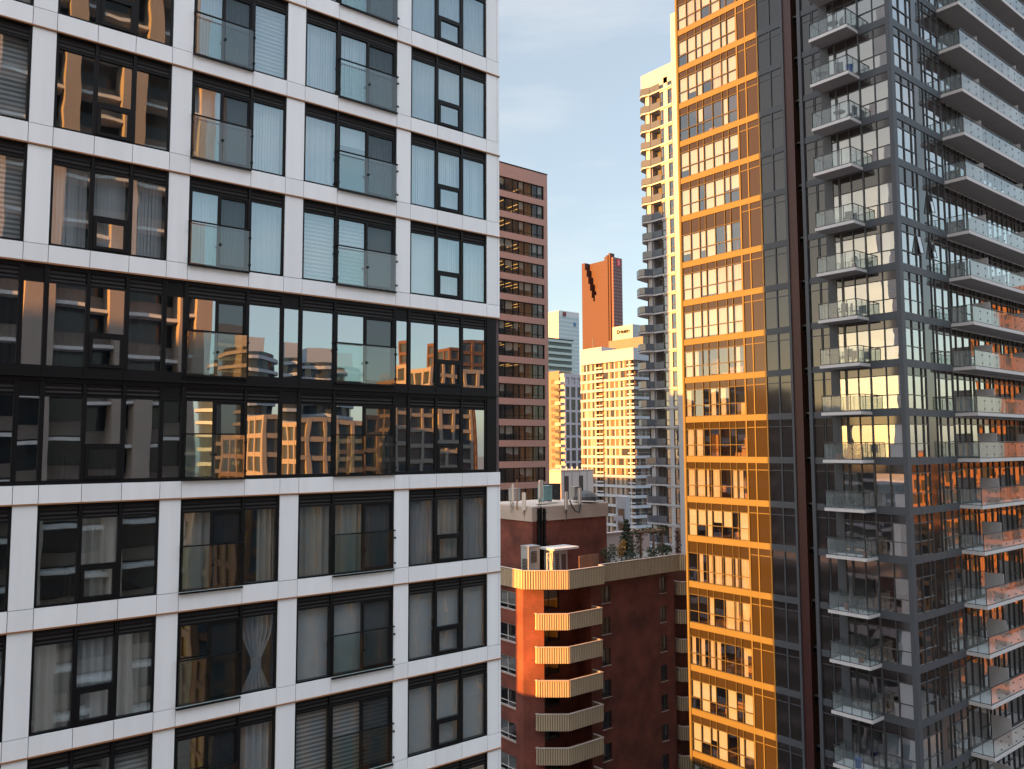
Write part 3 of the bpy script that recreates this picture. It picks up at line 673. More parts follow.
# ribbed balconies, with a chamfered front; and the ribbed roof parapet
def ribbed(target, pts, z0, z1, m=0):
    for i in range(len(pts)-1):
        P, Q = Vector(pts[i]), Vector(pts[i+1]); d = (Q-P); L = d.length; d.normalize(); target.wall(pts[i], pts[i+1], z0, z1, .12, 2)
        nrm = Vector((d.y, -d.x)); n = int(L/.2)
        for k in range(n):
            c = P+d*(L*(k+.5)/n); a, b = c-d*.055, c+d*.055
            target.prism([tuple(a-nrm*.005), tuple(a+nrm*.07), tuple(b+nrm*.07), tuple(b-nrm*.005)], z0+.02, z1-.02, m)
        target.wall((pts[i][0]+nrm.x*.09, pts[i][1]+nrm.y*.09), (pts[i+1][0]+nrm.x*.09, pts[i+1][1]+nrm.y*.09), z1, z1+.06, .24, 1)
bpts = [(46.85, 55.0), (46.85, 54.7), (48.95, 53.0), (53.1, 53.0), (53.1, 54.25)]
bpoly = [(46.95, 55.3), (46.95, 54.75), (49.0, 53.1), (53.0, 53.1), (53.0, 54.3), (52.9, 55.85), (47.6, 55.85)]
def balcony_at(z):
    g = MB(); ribbed(g, bpts, z, z+1.38); b = g.build('balcony', [BEIGE, CAPC, BEIGE_D], BB)
    MB().prism(bpoly, z+.02, z+.2, 0).build('slab', CAPC, b)
    return b
for i in range(11): balcony_at(-15.95-2.85*i)
b2 = [(65.3, 55.4), (65.3, 54.2), (66.0, 53.6), (70, 53.6), (70, 55.4)]
for i in range(11):
    z = -15.0-2.85*i; g = MB(); ribbed(g, b2, z, z+1.3); b = g.build('balcony', [BEIGE, CAPC, BEIGE_D], BB)
    MB().prism([(65.4, 55.39), (65.4, 54.3), (66.05, 53.72), (69.9, 53.72), (69.9, 55.39)], z+.02, z+.2).build('slab', CAPC, b)
g = MB(); ribbed(g, [(45.95, 71.5), (45.95, 55.6), (46.75, 54.75), (48.95, 53.0), (53.4, 53.0), (53.6, 53.75), (64.9, 53.75), (65.2, 53.2), (70.2, 53.2)], -12.45, -10.85)
g.prism([(46.0, 56.2), (46.1, 55.6), (46.85, 54.85), (49.0, 53.12), (53.3, 53.12), (53.5, 53.86), (53.7, 54.24), (52.9, 55.85), (47.6, 55.85)], -12.43, -12.25, 1)
g.build('roof_parapet', [BEIGE, CAPC, BEIGE_D], BB)
# rooftop machine house
mh = MB(); mh.box(49.1, 58.9, 58.0, 66, ZR, -6.92, 0); ph_ = mh.build('machine_house', BRK, BB)
MB().box(48.98, 59.02, 57.88, 66.1, -6.92, -5.6, 0).box(49.3, 58.7, 58.2, 65.8, -5.6, -5.55, 0).build('concrete_band', CAPC, ph_)
du = MB().box(49.6, 49.8, 57.70, 57.87, ZR, -5.7).box(49.95, 50.1, 57.72, 57.87, ZR, -5.65).box(50.3, 50.5, 57.66, 57.87, ZR+.1, -5.75)
for k in range(9): du.box(49.5, 50.7, 57.75, 57.86, ZR+.5+k*.75, ZR+.56+k*.75)
du.build('cable_tray', FRAME, ph_)
wl2 = MB().box(54.5, 71.6, 63.6, 63.85, ZR, -9.6, 0).box(60.2, 71.6, 63.5, 63.95, -9.6, -9.45, 0); wl2.build('terrace_wall', solid('pink_render', (.45,.36,.34), .8), BB)
WOODS = solid('timber_screen', (.22,.12,.08), .7, var=.3, scale=(3,3,.4))
sc = MB()
for k in range(14): sc.wall((51.4+k*.2, 54.15+k*.02), (51.58+k*.2, 54.16+k*.02), ZR+.1, -9.9, .04)
sc.build('terrace_screen', WOODS, BB)

# rooftop equipment: each piece a thing
ANT = solid('antenna_plastic', (.52,.46,.41), .5); STEEL = solid('galvanised_steel', (.32,.31,.30), .4, metal=.5); CAB = solid('cabinet_paint', (.30,.31,.31), .5)
TEALB = solid('teal_cabinet_paint', (.16,.30,.31), .5); DARKM = solid('dark_rubber', (.03,.03,.032), .6)
def antenna(x, y, z, h, w, label, ang):
    t = thing('panel_antenna', label, 'antenna', (x, y, z), 'mobile phone antennas on the brick roof edge')
    c, s = math.cos(ang), math.sin(ang); q = [(-w/2, -.09), (w/2, -.09), (w/2-.03, .05), (-w/2+.03, .05)]
    MB().prism([(c*a-s*b-.0, s*a+c*b) for a, b in q], .35, .35+h).build('radome', ANT, t, world=False)
    MB().tube((-s*.2, c*.2, -.7), (-s*.2, c*.2, .2+h), .05).tube((0, 0, .6), (-s*.2, c*.2, .6), .035).tube((0, 0, h), (-s*.2, c*.2, h), .035).build('pole', STEEL, t, world=False)
    MB().tube((-.05, -.02, .36), (-.08, .12, -.1), .025, 5).tube((.05, -.02, .36), (.1, .12, -.5), .025, 5).build('cable', DARKM, t, world=False)
A_ = [(47.55+1.35, 60.6, -5.6, 1.75, .42, 'tall pale panel antenna beside the thin brown pole on the brick roof', .7), (48.9, 58.9, -6.25, 1.65, .40, 'low pale panel antenna clamped to the left face of the machine house', -1.3),
      (50.0, 57.8, -5.15, 1.7, .62, 'widest pale panel antenna above the black cable tray', .3), (53.2, 57.75, -6.35, 1.7, .32, 'narrow pale panel antenna left of the black cable loop', .2), (55.0, 57.75, -5.95, 1.6, .32, 'narrow pale panel antenna right of the black cable loop', .2)]
for a in A_: antenna(*a)
t = thing('mast', 'thin brown pole standing between two pale antennas on the brick roof', 'pole', (48.92, 60.0, -5.5))
MB().tube((0, 0, -.4), (0, 0, 2.4), .07, 8, 0, .05).build('pole', solid('rusty_steel', (.30,.17,.10), .7), t, world=False)
cl_ = MB(); pp = [(53.6, 57.7, -5.1), (53.8, 57.6, -5.7), (54.2, 57.55, -6.2), (54.6, 57.55, -6.3), (54.9, 57.6, -5.9), (55.0, 57.65, -5.5)]
for a, b in zip(pp, pp[1:]): cl_.tube(a, b, .07, 6)
o = cl_.build('cable_loop', DARKM); o['label'] = 'black cable loop hanging between two narrow pale antennas'; o['category'] = 'cable'
for (x, y, w, d, h, mt, lab) in [(51.6, 59.2, 1.1, .9, 1.5, TEALB, 'pale teal equipment cabinet on the machine house roof'), (53.2, 60.3, 1.6, 1.0, 1.6, DARKM, 'dark boxy equipment cabinet behind the narrow antennas'), (49.9, 61.8, .9, .7, 1.2, CAB, 'grey equipment cabinet at the left end of the machine house roof'), (56.9, 60.5, .7, .7, 1.2, STEEL, 'small steel cabinet at the right of the machine house roof')]:
    t = thing('equipment_cabinet', lab, 'cabinet', (x, y, -5.3), 'cabinets on the machine house roof')
    MB().box(0, w, 0, d, .12, h).box(-.04, w+.04, -.04, d+.04, h, h+.06).build('casing', mt, t, world=False)
    dr = MB().box(.06, w/2-.02, -.03, -.002, .2, h-.08).box(w/2+.02, w-.06, -.03, -.002, .2, h-.08).build('door', mt, t, world=False)
    MB().box(w/2+.05, w/2+.09, -.07, -.031, h*.5, h*.62).build('handle', STEEL, dr, world=False)
    MB().box(.05, .15, .05, d-.05, 0, .12).box(w-.15, w-.05, .05, d-.05, 0, .12).build('plinth', STEEL, t, world=False)
t = thing('satellite_dome', 'black rounded cover on the right end of the brick machine house roof', 'cover', (57.0, 59.0, -5.3))
dm = MB()
for k in range(4):
    r0, r1 = 1.3*math.cos(k*.39), 1.3*math.cos((k+1)*.39); dm.tube((0, 0, .95*math.sin(k*.39)), (0, 0, .95*math.sin((k+1)*.39)), r0, 14, 0, max(r1, .02))
dm.build('dome', DARKM, t, world=False)
# air conditioning unit with louvred side, and a vent with a flat canopy
t = thing('air_conditioner', 'pale grey boxy air conditioner with vent slots on the terrace roof', 'air conditioner', (47.6, 56.6, ZR))
MB().box(-.2, 1.1, -.1, 1.0, .35, 2.9).box(-.25, 1.15, -.15, 1.05, 2.9, 2.98).build('casing', CAB, t, world=False)
v_ = MB(); [v_.box(-.23, -.202, .1+.0, .8, .7+k*.13, .78+k*.13) for k in range(9)]; [v_.box(.05, .75, -.13, -.102, 1.5+k*.13, 1.58+k*.13) for k in range(8)]
v_.build('vent_slat', DARKM, t, world=False); MB().box(-.1, 0, 0, .9, 0, .35).box(.9, 1.0, 0, .9, 0, .35).build('foot', STEEL, t, world=False)
t = thing('roof_vent', 'rooftop vent house with a flat overhanging pale canopy behind the yellow parapet', 'vent', (49.8, 55.6, ZR))
MB().box(-.3, 1.5, 0, 1.2, 0, 2.55).build('casing', CAB, t, world=False); MB().box(-.6, 2.5, -.5, 1.5, 2.56, 2.74).build('canopy', solid('canopy_metal', (.6,.58,.56), .5), t, world=False)
v_ = MB(); [v_.box(.0, .45, -.04, -.002, .5+k*.16, .6+k*.16) for k in range(11)]; v_.box(.75, 1.3, -.04, -.002, .1, 2.1); v_.build('louvre_door', METAL_D, t, world=False)
t = thing('ladder_frame', 'leaning white metal frame between the air conditioner and the flat canopied vent', 'frame', (48.8, 55.6, ZR))
MB().tube((0, 0, 0), (.25, .3, 2.3), .04).tube((.75, -.2, 0), (.25, .3, 2.3), .04).tube((.25, .3, 2.3), (.7, .1, 2.2), .04).build('leg', WHITEF, t, world=False)

# roof garden
def leafmat(name, c1, c2):
    m, n, l, b = mat(name); b.inputs['Roughness'].default_value = .6
    oi = n.new('ShaderNodeNewGeometry'); r = n.new('ShaderNodeMixRGB'); r.inputs[1].default_value = (*c1, 1); r.inputs[2].default_value = (*c2, 1); l.new(oi.outputs['Random Per Island'], r.inputs[0]); l.new(r.outputs[0], b.inputs['Base Color']); return m
GRN = leafmat('dark_leaf', (.012,.028,.012), (.04,.065,.022)); GRN2 = leafmat('olive_leaf', (.035,.045,.015), (.09,.075,.025)); AUT = leafmat('autumn_leaf', (.22,.10,.02), (.38,.22,.04)); REDL = leafmat('russet_leaf', (.07,.028,.02), (.11,.05,.03))
BARK = solid('bark', (.06,.04,.03), .9)
def leaves(b, c, r, n, rnd, size=.09):
    for _ in range(n):
        d = Vector((rnd.gauss(0, 1), rnd.gauss(0, 1), rnd.gauss(0, 1))).normalized()*(rnd.random()**.45)
        p = Vector(c)+Vector((d.x*r[0], d.y*r[1], d.z*r[2])); u = Vector((rnd.gauss(0,1), rnd.gauss(0,1), rnd.gauss(0,.6))).normalized(); v = u.cross(Vector((rnd.gauss(0,1), rnd.gauss(0,1), rnd.gauss(0,1)))).normalized(); s = size*rnd.uniform(.6, 1.4)
        b.quad([p-u*s, p-v*s*.5, p+u*s, p+v*s*.5])
def shrub(name, label, cat, base, clumps, mt, h, seed, group=None):
    rnd = random.Random(seed); t = thing(name, label, cat, base, group); b = MB(); st = MB()
    st.tube((0, 0, -.02), (0, 0, h*.55), .07, 6, 0, .04)
    for (c, r, n) in clumps:
        leaves(b, c, r, n, rnd); st.tube((0, 0, h*.25), tuple(Vector(c)*.9), .03, 5, 0, .012)
    b.build('crown', mt, t, world=False); st.build('trunk', BARK, t, world=False); return t
Zt = ZR
con = []
for k in range(9):
    z = .8+k*.42; r = .95*(1-k/9.5)+.12
    for q in range(4): con.append(((r*.6*math.cos(q*1.6+k), r*.6*math.sin(q*1.6+k), z), (r*.55, r*.55, .2), 95))
shrub('conifer', 'dark pointed conifer, the tallest plant on the brick roof terrace', 'tree', (62.6, 58.8, Zt), con, GRN, 4.4, 1)
shrub('rounded_shrub', 'dark green rounded shrub beside the machine house wall', 'shrub', (57.2, 56.0, Zt), [((0,0,1.2),(.9,.8,.8),420), ((-.5,.1,1.7),(.5,.5,.5),160), ((.4,-.1,2.0),(.5,.5,.5),160)], GRN, 2.3, 2, 'shrubs on the brick roof terrace')
shrub('small_tree', 'small orange leaved tree right of the dark rounded shrub', 'tree', (58.6, 55.7, Zt), [((0,0,2.0),(.55,.5,.6),260), ((-.3,0,1.4),(.35,.35,.4),90), ((.3,0,2.5),(.4,.35,.35),110)], AUT, 2.4, 3)
for k, (x, y, w, lab) in enumerate([(60.2, 56.2, .9, 'low dark shrub right of the small orange leaved tree'), (64.2, 56.6, .8, 'low dark shrub at the foot of the vine covered arch'), (66.6, 56.9, .7, 'low dark shrub under the right side of the vine covered arch')]):
    shrub('rounded_shrub', lab, 'shrub', (x, y, Zt), [((0,0,.9),(w,.7,.6),260), ((w*.5,0,1.2),(w*.5,.5,.4),110), ((-w*.6,0,1.3),(w*.4,.4,.35),90)], GRN, 1.5, 10+k, 'shrubs on the brick roof terrace')
t = thing('pergola', 'vine covered timber arch in front of the pale terrace wall', 'pergola', (65.0, 59.0, Zt))
pg = MB()
for x in (0, 3.4): 
    for y in (0, 1.2): pg.box(x-.08, x+.08, y-.08, y+.08, 0, 2.7)
pg.box(-.4, 3.8, -.06, .06, 2.7, 2.85).box(-.4, 3.8, 1.14, 1.26, 2.7, 2.85)
for k in range(8): pg.box(-.3+k*.55, -.2+k*.55, -.3, 1.5, 2.851, 2.95)
pg.build('frame', WOODS, t, world=False)
rnd = random.Random(9); b = MB()
for k in range(16): leaves(b, (-.4+k*.28, .5+rnd.uniform(-.3, .3), 2.75+rnd.uniform(-.1, .25)), (.4, .7, rnd.uniform(.2, .4)), 80, rnd)
for x in (0, 3.4):
    for k in range(6): leaves(b, (x+rnd.uniform(-.15,.15), .2, .5+k*.42), (.4, .5, .35), 75, rnd)
b.build('vine', GRN2, t, world=False)
shrub('columnar_shrub', 'russet leaved upright shrub at the right end of the terrace', 'shrub', (69.0, 57.3, Zt), [((0,0,.8+.5*k),(.42-.03*k,.4,.42),120) for k in range(5)], REDL, 3.2, 21)
pl = thing('planter', 'long low concrete planter under the terrace shrubs', 'planter', (63, 56.4, Zt))
MB().box(-3.5, 6.6, -.9, 1.2, 0, .42).build('trough', CAPC, pl, world=False); MB().box(-3.4, 6.5, -.8, 1.1, .421, .46).build('soil', solid('soil', (.04,.028,.02), .95), pl, world=False)

# ================================================================== BUILDINGS BEHIND
def boxmesh(name, mt, root, *bs):
    b = MB()
    for q in bs: b.box(*q)
    return b.build(name, mt, root)
# ---- brown concrete office tower
PINK = solid('pinkish_concrete', (.36,.205,.17), .8, var=.1, scale=(.2,.2,.6)); OGL = glass('office_glass', (.55,.55,.52), .06, .004)
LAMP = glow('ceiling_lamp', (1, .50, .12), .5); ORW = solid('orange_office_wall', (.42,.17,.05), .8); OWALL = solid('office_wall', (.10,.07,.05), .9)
OF = thing('office_tower', 'pinkish brown concrete office tower with dark ribbon windows, behind the white tower edge', 'building', (88, 122, -H))
OX0, OX1, OY, OZ = 68.0, 100.1, 113.21, 51.8
wb = MB(); rows_o = [46.75-3.79*i for i in range(25)]; zt = OZ
for z in rows_o:
    zh = z+2.62; wb.box(OX0, OX1, OY, OY+.7, zh, zt, 0); zt = z
    wb.box(OX0, OX0+.8, OY, OY+.7, z, zh, 0).box(99.25, OX1, OY, OY+.7, z, zh, 0)
wb.box(OX0, OX1, OY, OY+.7, -H, zt, 0)
wb.box(OX1-.7, OX1, OY+.7, OY+13, -H, OZ, 0).box(OX0, OX0+.7, OY+.7, OY+13, -H, OZ, 0).box(OX0+.7, OX1-.7, OY+12.3, OY+13, -H, OZ, 0)
wb.build('concrete_wall', PINK, OF)
boxmesh('roof', ROOF, OF, (OX0+.7, OX1-.7, OY+.7, OY+12.3, OZ-1.2, OZ-.9)); boxmesh('roof_edge', FRAME, OF, (OX0-.05, OX1+.05, OY-.05, OY+13.05, OZ+.002, OZ+.22), (80, 88.5, OY+1, OY+8, OZ+.23, OZ+1.6))
oi = MB(); lampb = MB(); ro = random.Random(12)
for i, z in enumerate(rows_o):
    oi.box(OX0+.8, OX1-.8, OY+.75, OY+9, z-.6, z-.45, 0).box(OX0+.8, OX1-.8, OY+.75, OY+9, z+2.7, z+2.8, 0)
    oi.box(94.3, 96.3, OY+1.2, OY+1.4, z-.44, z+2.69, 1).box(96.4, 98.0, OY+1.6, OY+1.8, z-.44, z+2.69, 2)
    for k in range(4): x = 77+k*4.6+ro.uniform(-.8, .8); oi.box(x, x+ro.uniform(.8, 2.2), OY+2.5, OY+2.7, z-.44, z+ro.uniform(1, 2), 0)
    if i < 10 or i in (12,):
        for k in range(12):
            if ro.random() < .8: x = 75.5+k*1.9; lampb.box(x, x+.12, OY+1.6+ro.random(), OY+6.5, z+2.62, z+2.66, 0)
oi.box(OX0+.8, OX1-.8, OY+9, OY+9.2, -44, OZ-1.3, 0)
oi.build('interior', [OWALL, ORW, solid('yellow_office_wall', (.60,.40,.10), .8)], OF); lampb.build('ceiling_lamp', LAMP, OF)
for i, z in enumerate(rows_o):
    f = MB(); L = 99.25-OX0-.8; u = 0; p = MB(); rl_ = MB(); k = 0; e = []
    while u < L: e.append(u); u += (1.35, 1.35, 1.9)[k % 3]; k += 1
    e.append(L)
    for u in e: f.box(u-.07, u+.07, .2, .42, 0, 2.62)
    f.box(0, L, .22, .40, .0, .12).box(0, L, .22, .40, 2.5, 2.62).box(0, L, .23, .39, .62, .70)
    for a, b in zip(e, e[1:]):
        if b-a < .3: continue
        tilted(p, a+.07, b-.07, .12, 2.5, .3)
        if ro.random() < (.32 if i < 9 else .42): rl_.quad([(a+.1, .5, 2.5-ro.choice([.9, 1.3, 1.5])), (b-.1, .5, 1.2), (b-.1, .5, 2.5), (a+.1, .5, 2.5)])
    w = f.build('ribbon_window', FRAME, OF, rel(OF, (OX0+.8, OY, z)), world=False)
    p.build('pane', OGL, w, world=False)
    if rl_.f: rl_.build('roller_blind', ROLLER, w, world=False)

# ---- cream condominium tower with curved end balconies, behind the gold strip
CRM = solid('pale_cladding', (.34,.35,.375), .6, var=.06); CGL = glass('condo_glass', (.42,.46,.48), .22, .004); GREYB = solid('grey_panel', (.30,.29,.30), .6)  # even grey for the balcony recess side, inner wall and roof sheet
BLUEGUARD = solid('blue_grey_guard', (.07,.085,.11), .15)
CT = thing('condo_tower', 'slim pale condominium tower with curved corner balconies, left behind the gold window strip', 'building', (106, 80, -H))
CX = 99.51; slz = [58.3-3.06*i for i in range(36)]
cb_ = MB()
# piers and panels between openings on the -X face, per storey bands
piers = [(70.0, 74.0, -1), (81.0, 82.04, 69.9), (82.97, 83.8, 62), (86.0, 87.0, 62)]
open_c = [(82.04, 82.97), (83.8, 84.6)]
cb_.box(CX, CX+.4, 70, 82.04, -H, 62, 0).box(CX, CX+.4, 70, 82.04, 62, 70, 0).box(CX, CX+.4, 82.97, 83.8, -H, 60, 0).box(CX+.02, CX+.4, 86.9, 87.7, -H, 60, 0)
cb_.box(CX, CX+.5, 82.04, 88.6, 59.0, 62, 0).box(CX+.5, CX+18, 70, 88.6, 61.2, 61.4, 1)
for i, z in enumerate(slz):
    cb_.box(CX-.12, CX+.4, 82.04, 84.6, z-.3, z+.0, 0)
    cb_.box(CX+.02, CX+.4, 83.8, 84.6, z+2.55, z+2.76, 0).box(CX+.02, CX+.4, 82.04, 82.97, z+2.55, z+2.76, 0)
cb_.box(CX+1.6, CX+2, 84.6, 88.5, -H, 60, 0).box(CX+.4, CX+1.6, 84.6, 84.75, -H, 60, 0).box(CX+.4, CX+1.6, 86.75, 86.9, -H, 60, 1)
cb_.box(CX+2, CX+18, 88.4, 88.6, -H, 61, 0).box(CX+17.7, CX+18, 70, 88.4, -H, 61, 0).box(CX+.4, CX+18, 70, 70.3, -H, 70, 0)
cb_.box(CX+2.2, CX+2.4, 70.3, 84.5, -H, 59, 1)
cb_.build('facade', [CRM, GREYB], CT)
for i, z in enumerate(slz):
    for j, (a, b) in enumerate(open_c):
        w_ = b-a; f = MB().box(0, .07, .05, .2, 0, 2.55).box(w_-.07, w_, .05, .2, 0, 2.55).box(.07, w_-.07, .05, .2, .9, 1.0).box(.07, w_-.07, .05, .2, 2.45, 2.55).box(.07, w_-.07, .05, .2, 0, .1)
        o = f.build('window', METAL_D, CT, rel(CT, (CX, b, z)), RZ, world=False)
        MB().quad([(.07, .14, .1), (w_-.07, .14, .1), (w_-.07, .14, 2.45), (.07, .14, 2.45)]).build('pane', CGL, o, world=False)
    # inset balcony with solid grey guard, and the curved one round the corner
    arc = [(CX-.1, 86.7)] + [(CX+1.2-2.0*math.cos(t)*1.0, 87.0+2.4*math.sin(t)) for t in [k*math.pi/14 for k in range(2, 8)]] + [(CX+3.5, 89.6), (CX+6, 89.6), (CX+6, 88.5), (CX+1.8, 86.9)]
    big = 10 <= i <= 19
    if big: arc = [(CX-.1, 86.7), (CX-1.3, 87.4), (CX-1.5, 88.4), (CX-.6, 89.7), (CX+2.5, 90.4), (CX+6, 90.0), (CX+6, 88.5), (CX+1.8, 86.9)]
    s_ = MB().prism(arc[::-1], z-.25, z, 0).box(CX-.1, CX+1.6, 84.6, 86.69, z-.25, z).build('balcony', CRM, CT)
    gg = MB()
    for p, q in zip(arc[:-3], arc[1:-2]): gg.quad([(p[0], p[1], z+.1), (q[0], q[1], z+.1), (q[0], q[1], z+1.15), (p[0], p[1], z+1.15)])
    gg.quad([(CX-.05, 86.65, z+.1), (CX-.05, 84.65, z+.1), (CX-.05, 84.65, z+1.15), (CX-.05, 86.65, z+1.15)])
    gg.build('glass_guard', BLUEGUARD, s_)
    dr = MB().box(CX+1.50, CX+1.58, 84.8, 86.6, z+.02, z+2.6); dr.build('balcony_door', METAL_D, CT)
    cw = MB().box(CX+.5, CX+.56, 87.71, 88.3, z+.1, z+2.7).box(CX+.5, CX+1.58, 88.3, 88.36, z+.1, z+2.7); cw.build('corner_window', SPAN, CT)

# ---- white condominium with wrap round balconies
WC = solid('white_render', (.32,.35,.40), .6, var=.04); DKW = solid('dark_pane', (.03,.03,.035), .12); LTW = solid('drawn_curtain', (.24,.215,.20), .5); BRW = solid('brown_curtain', (.11,.065,.04), .5)
WT = thing('white_condo', 'white condominium with a curved plain crown and slab edge balconies, sunlit on top', 'building', (188, 176, -H))
WX = 178.84; wz_ = [25.9-2.93*i for i in range(24)]
cm_ = MB()
crown = [(WX+.3, 187.2), (WX-.5, 182), (WX-.5, 176.9), (WX-.2, 170), (WX, 164.1), (WX+12, 163.2), (WX+12, 187.2)]
cm_.prism(crown[::-1], 25.95, 29.6, 0)
cm_.prism([(WX+.3, 187.2), (WX-.5, 182), (WX-.5, 176.9), (WX+6, 176.9), (WX+6, 187.2)][::-1], 29.601, 31.0, 0)
cm_.box(WX+1.2, WX+12, 165, 187, -H, 25.94, 0)
wall_o = cm_.build('wall', WC, WT)
ro = random.Random(4)
wcol = []; y = 187.0; kk = 0
while y > 165.2:
    wd, mi = [(.9, 1), (.7, 2), (.9, 0), (.5, 3), (1.1, 2), (1.2, 1), (.8, 0)][kk % 7]; kk += 1; y2 = max(y-wd, 165.1)
    bal = 176.8 < (y+y2)/2 < 179.7; wcol.append((y, y2, (2 if kk % 2 else 0) if bal else mi, bal)); y = y2
for i, z in enumerate(wz_):
    sl_ = MB(); sl_.prism([(WX+.2, 187.2), (WX-.1, 180), (WX-.6, 179.8), (WX-.6, 176.6), (WX-.1, 176.4), (WX-.1, 166.6), (WX-.5, 166.3), (WX-.5, 163.6), (WX+12, 162.6), (WX+12, 187.2)][::-1], z-3.0+.02, z-2.93+.75, 0)
    s_ = sl_.build('balcony', WC, WT)
    for (a, b) in ((179.8, 176.6), (166.3, 163.6)): MB().box(WX-.58, WX-.52, b, a, z-1.6, z-1.25).build('handrail', WC, s_)
    MB().box(WX-.4, WX+12, 163.0, 163.05, z-1.3, z-1.25).build('handrail', WC, s_)
    pn = MB()
    for (y, y2, mi, bal) in wcol:
        if mi != 3 and ro.random() < .12: mi = ro.choice([0, 1, 2])
        pn.box(WX+1.1 if bal else WX+.15, WX+1.19, y2+.04, y-.04, z-2.15, z-.1, mi)
    x = WX+1.3
    while x < WX+12: pn.box(x, x+.9, 164.7, 164.98, z-2.15, z-.1, ro.choice([0, 0, 1, 2])); x += 1.0
    pn.build('window', [DKW, LTW, BRW, WC], WT)
boxmesh('roof_house', solid('ochre_render', (.13,.115,.09), .7), WT, (WX+6, WX+11, 165.5, 180, 29.7, 33.6), (WX+5, WX+5.3, 186, 186.2, 31, 35.2))

# ---- dark red tower with a stepped notch
RG = gridwin('red_granite_grid', (.045,.0095,.005), (.024,.007,.006), 1.5, 3.9, .55, .5, .5); RG2 = gridwin('red_granite_side', (.10,.025,.022), (.13,.13,.16), 2.4, 3.9, .5, .55)
RT = thing('red_granite_tower', 'tall red granite skyscraper with a stepped notch cut in its top, far behind', 'building', (668, 652, -H))
rt_ = MB(); RX, RYa, RYb = 651.95, 628.74, 677.2
rt_.box(RX+7, RX+22, RYa+6, RYb, -H, 214, 0)
n = 16; w = (RYb-RYa-6)/n
for k in range(n):                                    # front layer, its top stepping down to the foot of the V and up again
    y1 = RYb-k*w; s = (k+.5)/n
    top = 214.5 if s < .09 else 214.5-(s-.09)/.36*52 if s < .45 else min(165+(s-.45)/.45*50, 217)
    top = 214.5-round((214.5-top)/8.6)*8.6 if .09 <= s < .45 else top
    rt_.box(RX, RX+6.98, y1-w, y1, -H, top, 0)
rt_.box(RX+1, RX+8, RYa+3.2, RYa+5.98, -H, 219, 0)
rt_.build('granite_wall', RG, RT)
sd = MB().box(RX+2.5, RX+17, RYa, RYa+3.15, -H, 214, 0); sd.build('side_wing', RG2, RT)
boxmesh('logo_panel', solid('sign_red', (.55,.02,.05), .5), RT, (RX+8.5, RX+13.6, RYa-.4, RYa-.02, 204.8, 212.4))
cu_ = bpy.data.curves.new('logo', 'FONT'); cu_.body = 'S'; cu_.size = 6; cu_.extrude = .1; cu_.align_x = 'CENTER'
def text_mesh(cu, name, mt, parent, loc, rz):
    o = bpy.data.objects.new('t', cu); COL.objects.link(o); dg = bpy.context.evaluated_depsgraph_get(); me = bpy.data.meshes.new_from_object(o.evaluated_get(dg)); bpy.data.objects.remove(o)
    me.transform(Matrix.Rotation(math.pi/2, 4, 'X')); me.materials.clear(); me.materials.append(mt); return place(me, name, parent, rel(parent, loc), rz)
text_mesh(cu_, 'logo_letter', WHITEF, RT, (RX+11, RYa-.55, 206.3), 0)
# ---- glass tower, far left of the gap
GT = thing('pale_glass_tower', 'pale blue glass skyscraper with a small dark red square near its top', 'building', (484, 528, -H))
gx, gy = 471.22, 519.25
boxmesh('lit_wall', gridwin('pale_wall_grid', (.28,.32,.37), (.24,.27,.32), 3, 3.6, .5, .35), GT, (gx, gx+.8, gy, gy+16, -H, 118.8))
boxmesh('glass_wall', gridwin('blue_glass_grid', (.36,.43,.46), (.27,.35,.39), 4.8, 3.6, .96, .6, .08), GT, (gx+.81, gx+24.7, gy+.02, gy+16, -H, 115))
boxmesh('crown', solid('grey_crown', (.42,.45,.47), .5), GT, (gx+.81, gx+24.7, gy+.02, gy+16, 115.01, 119.4))
boxmesh('sign', solid('dark_red_sign', (.12,.012,.02), .5), GT, (gx+5, gx+8.6, gy-.5, gy, 114.6, 118.4)); boxmesh('sign', solid('blue_sign', (.04,.12,.30), .5), GT, (gx+18, gx+20.4, gy-.5, gy, 107, 110))
# ---- teal banded block
TB = thing('teal_block', 'teal glass apartment block with pale balcony bands, below the pale glass skyscraper', 'building', (308, 338, -H))
tb = MB(); tb.box(294, 312, 333, 350, -H, 59.5, 0); tb.build('wall', solid('teal_glass_wall', (.055,.10,.115), .15), TB)
for k in range(18):
    z = 58.5-3.4*k; MB().box(292.5, 312.8, 331.6, 333, z-.35, z).box(292.5, 312.8, 331.6, 331.72, z, z+1.0).build('balcony', solid('pale_teal_band', (.30,.38,.38), .3) if k == 0 else bpy.data.materials['pale_teal_band'], TB)
boxmesh('roof_edge', FRAME, TB, (293, 312.6, 332, 350, 59.51, 60.3))
# ---- grey and yellow slab block
GY = thing('grey_slab_block', 'grey apartment slab with paired tall windows and a sunlit yellow end, below the teal block', 'building', (208, 228, -H))
qx, qy = 203.25, 221.5
GRY = solid('lilac_grey_render', (.33,.32,.36), .8); OCH = solid('pale_ochre_render', (.17,.145,.11), .8)
gb = MB(); gb.box(qx+.6, qx+9.2, qy+.4, qy+14, -H, 26.0, 0).box(qx+.3, qx+9.6, qy+.1, qy+14, 26.01, 27.4, 0); gb.box(qx, qx+.29, qy+2.6, qy+14, -H, 28.2, 1).box(qx+.3, qx+6, qy+2.6, qy+14, 27.41, 28.6, 1)
for k in range(8):
    z = 22.4-4.75*k
    gb.box(qx+.6, qx+9.2, qy, qy+.39, z+.1, z+.9, 0)
for a, b in ((.6, 1.2), (2.9, 3.8), (6.0, 7.0), (8.7, 9.2)): gb.box(qx+a, qx+b, qy+.01, qy+.395, -H, 26, 0)
gb.build('wall', [GRY, OCH], GY)
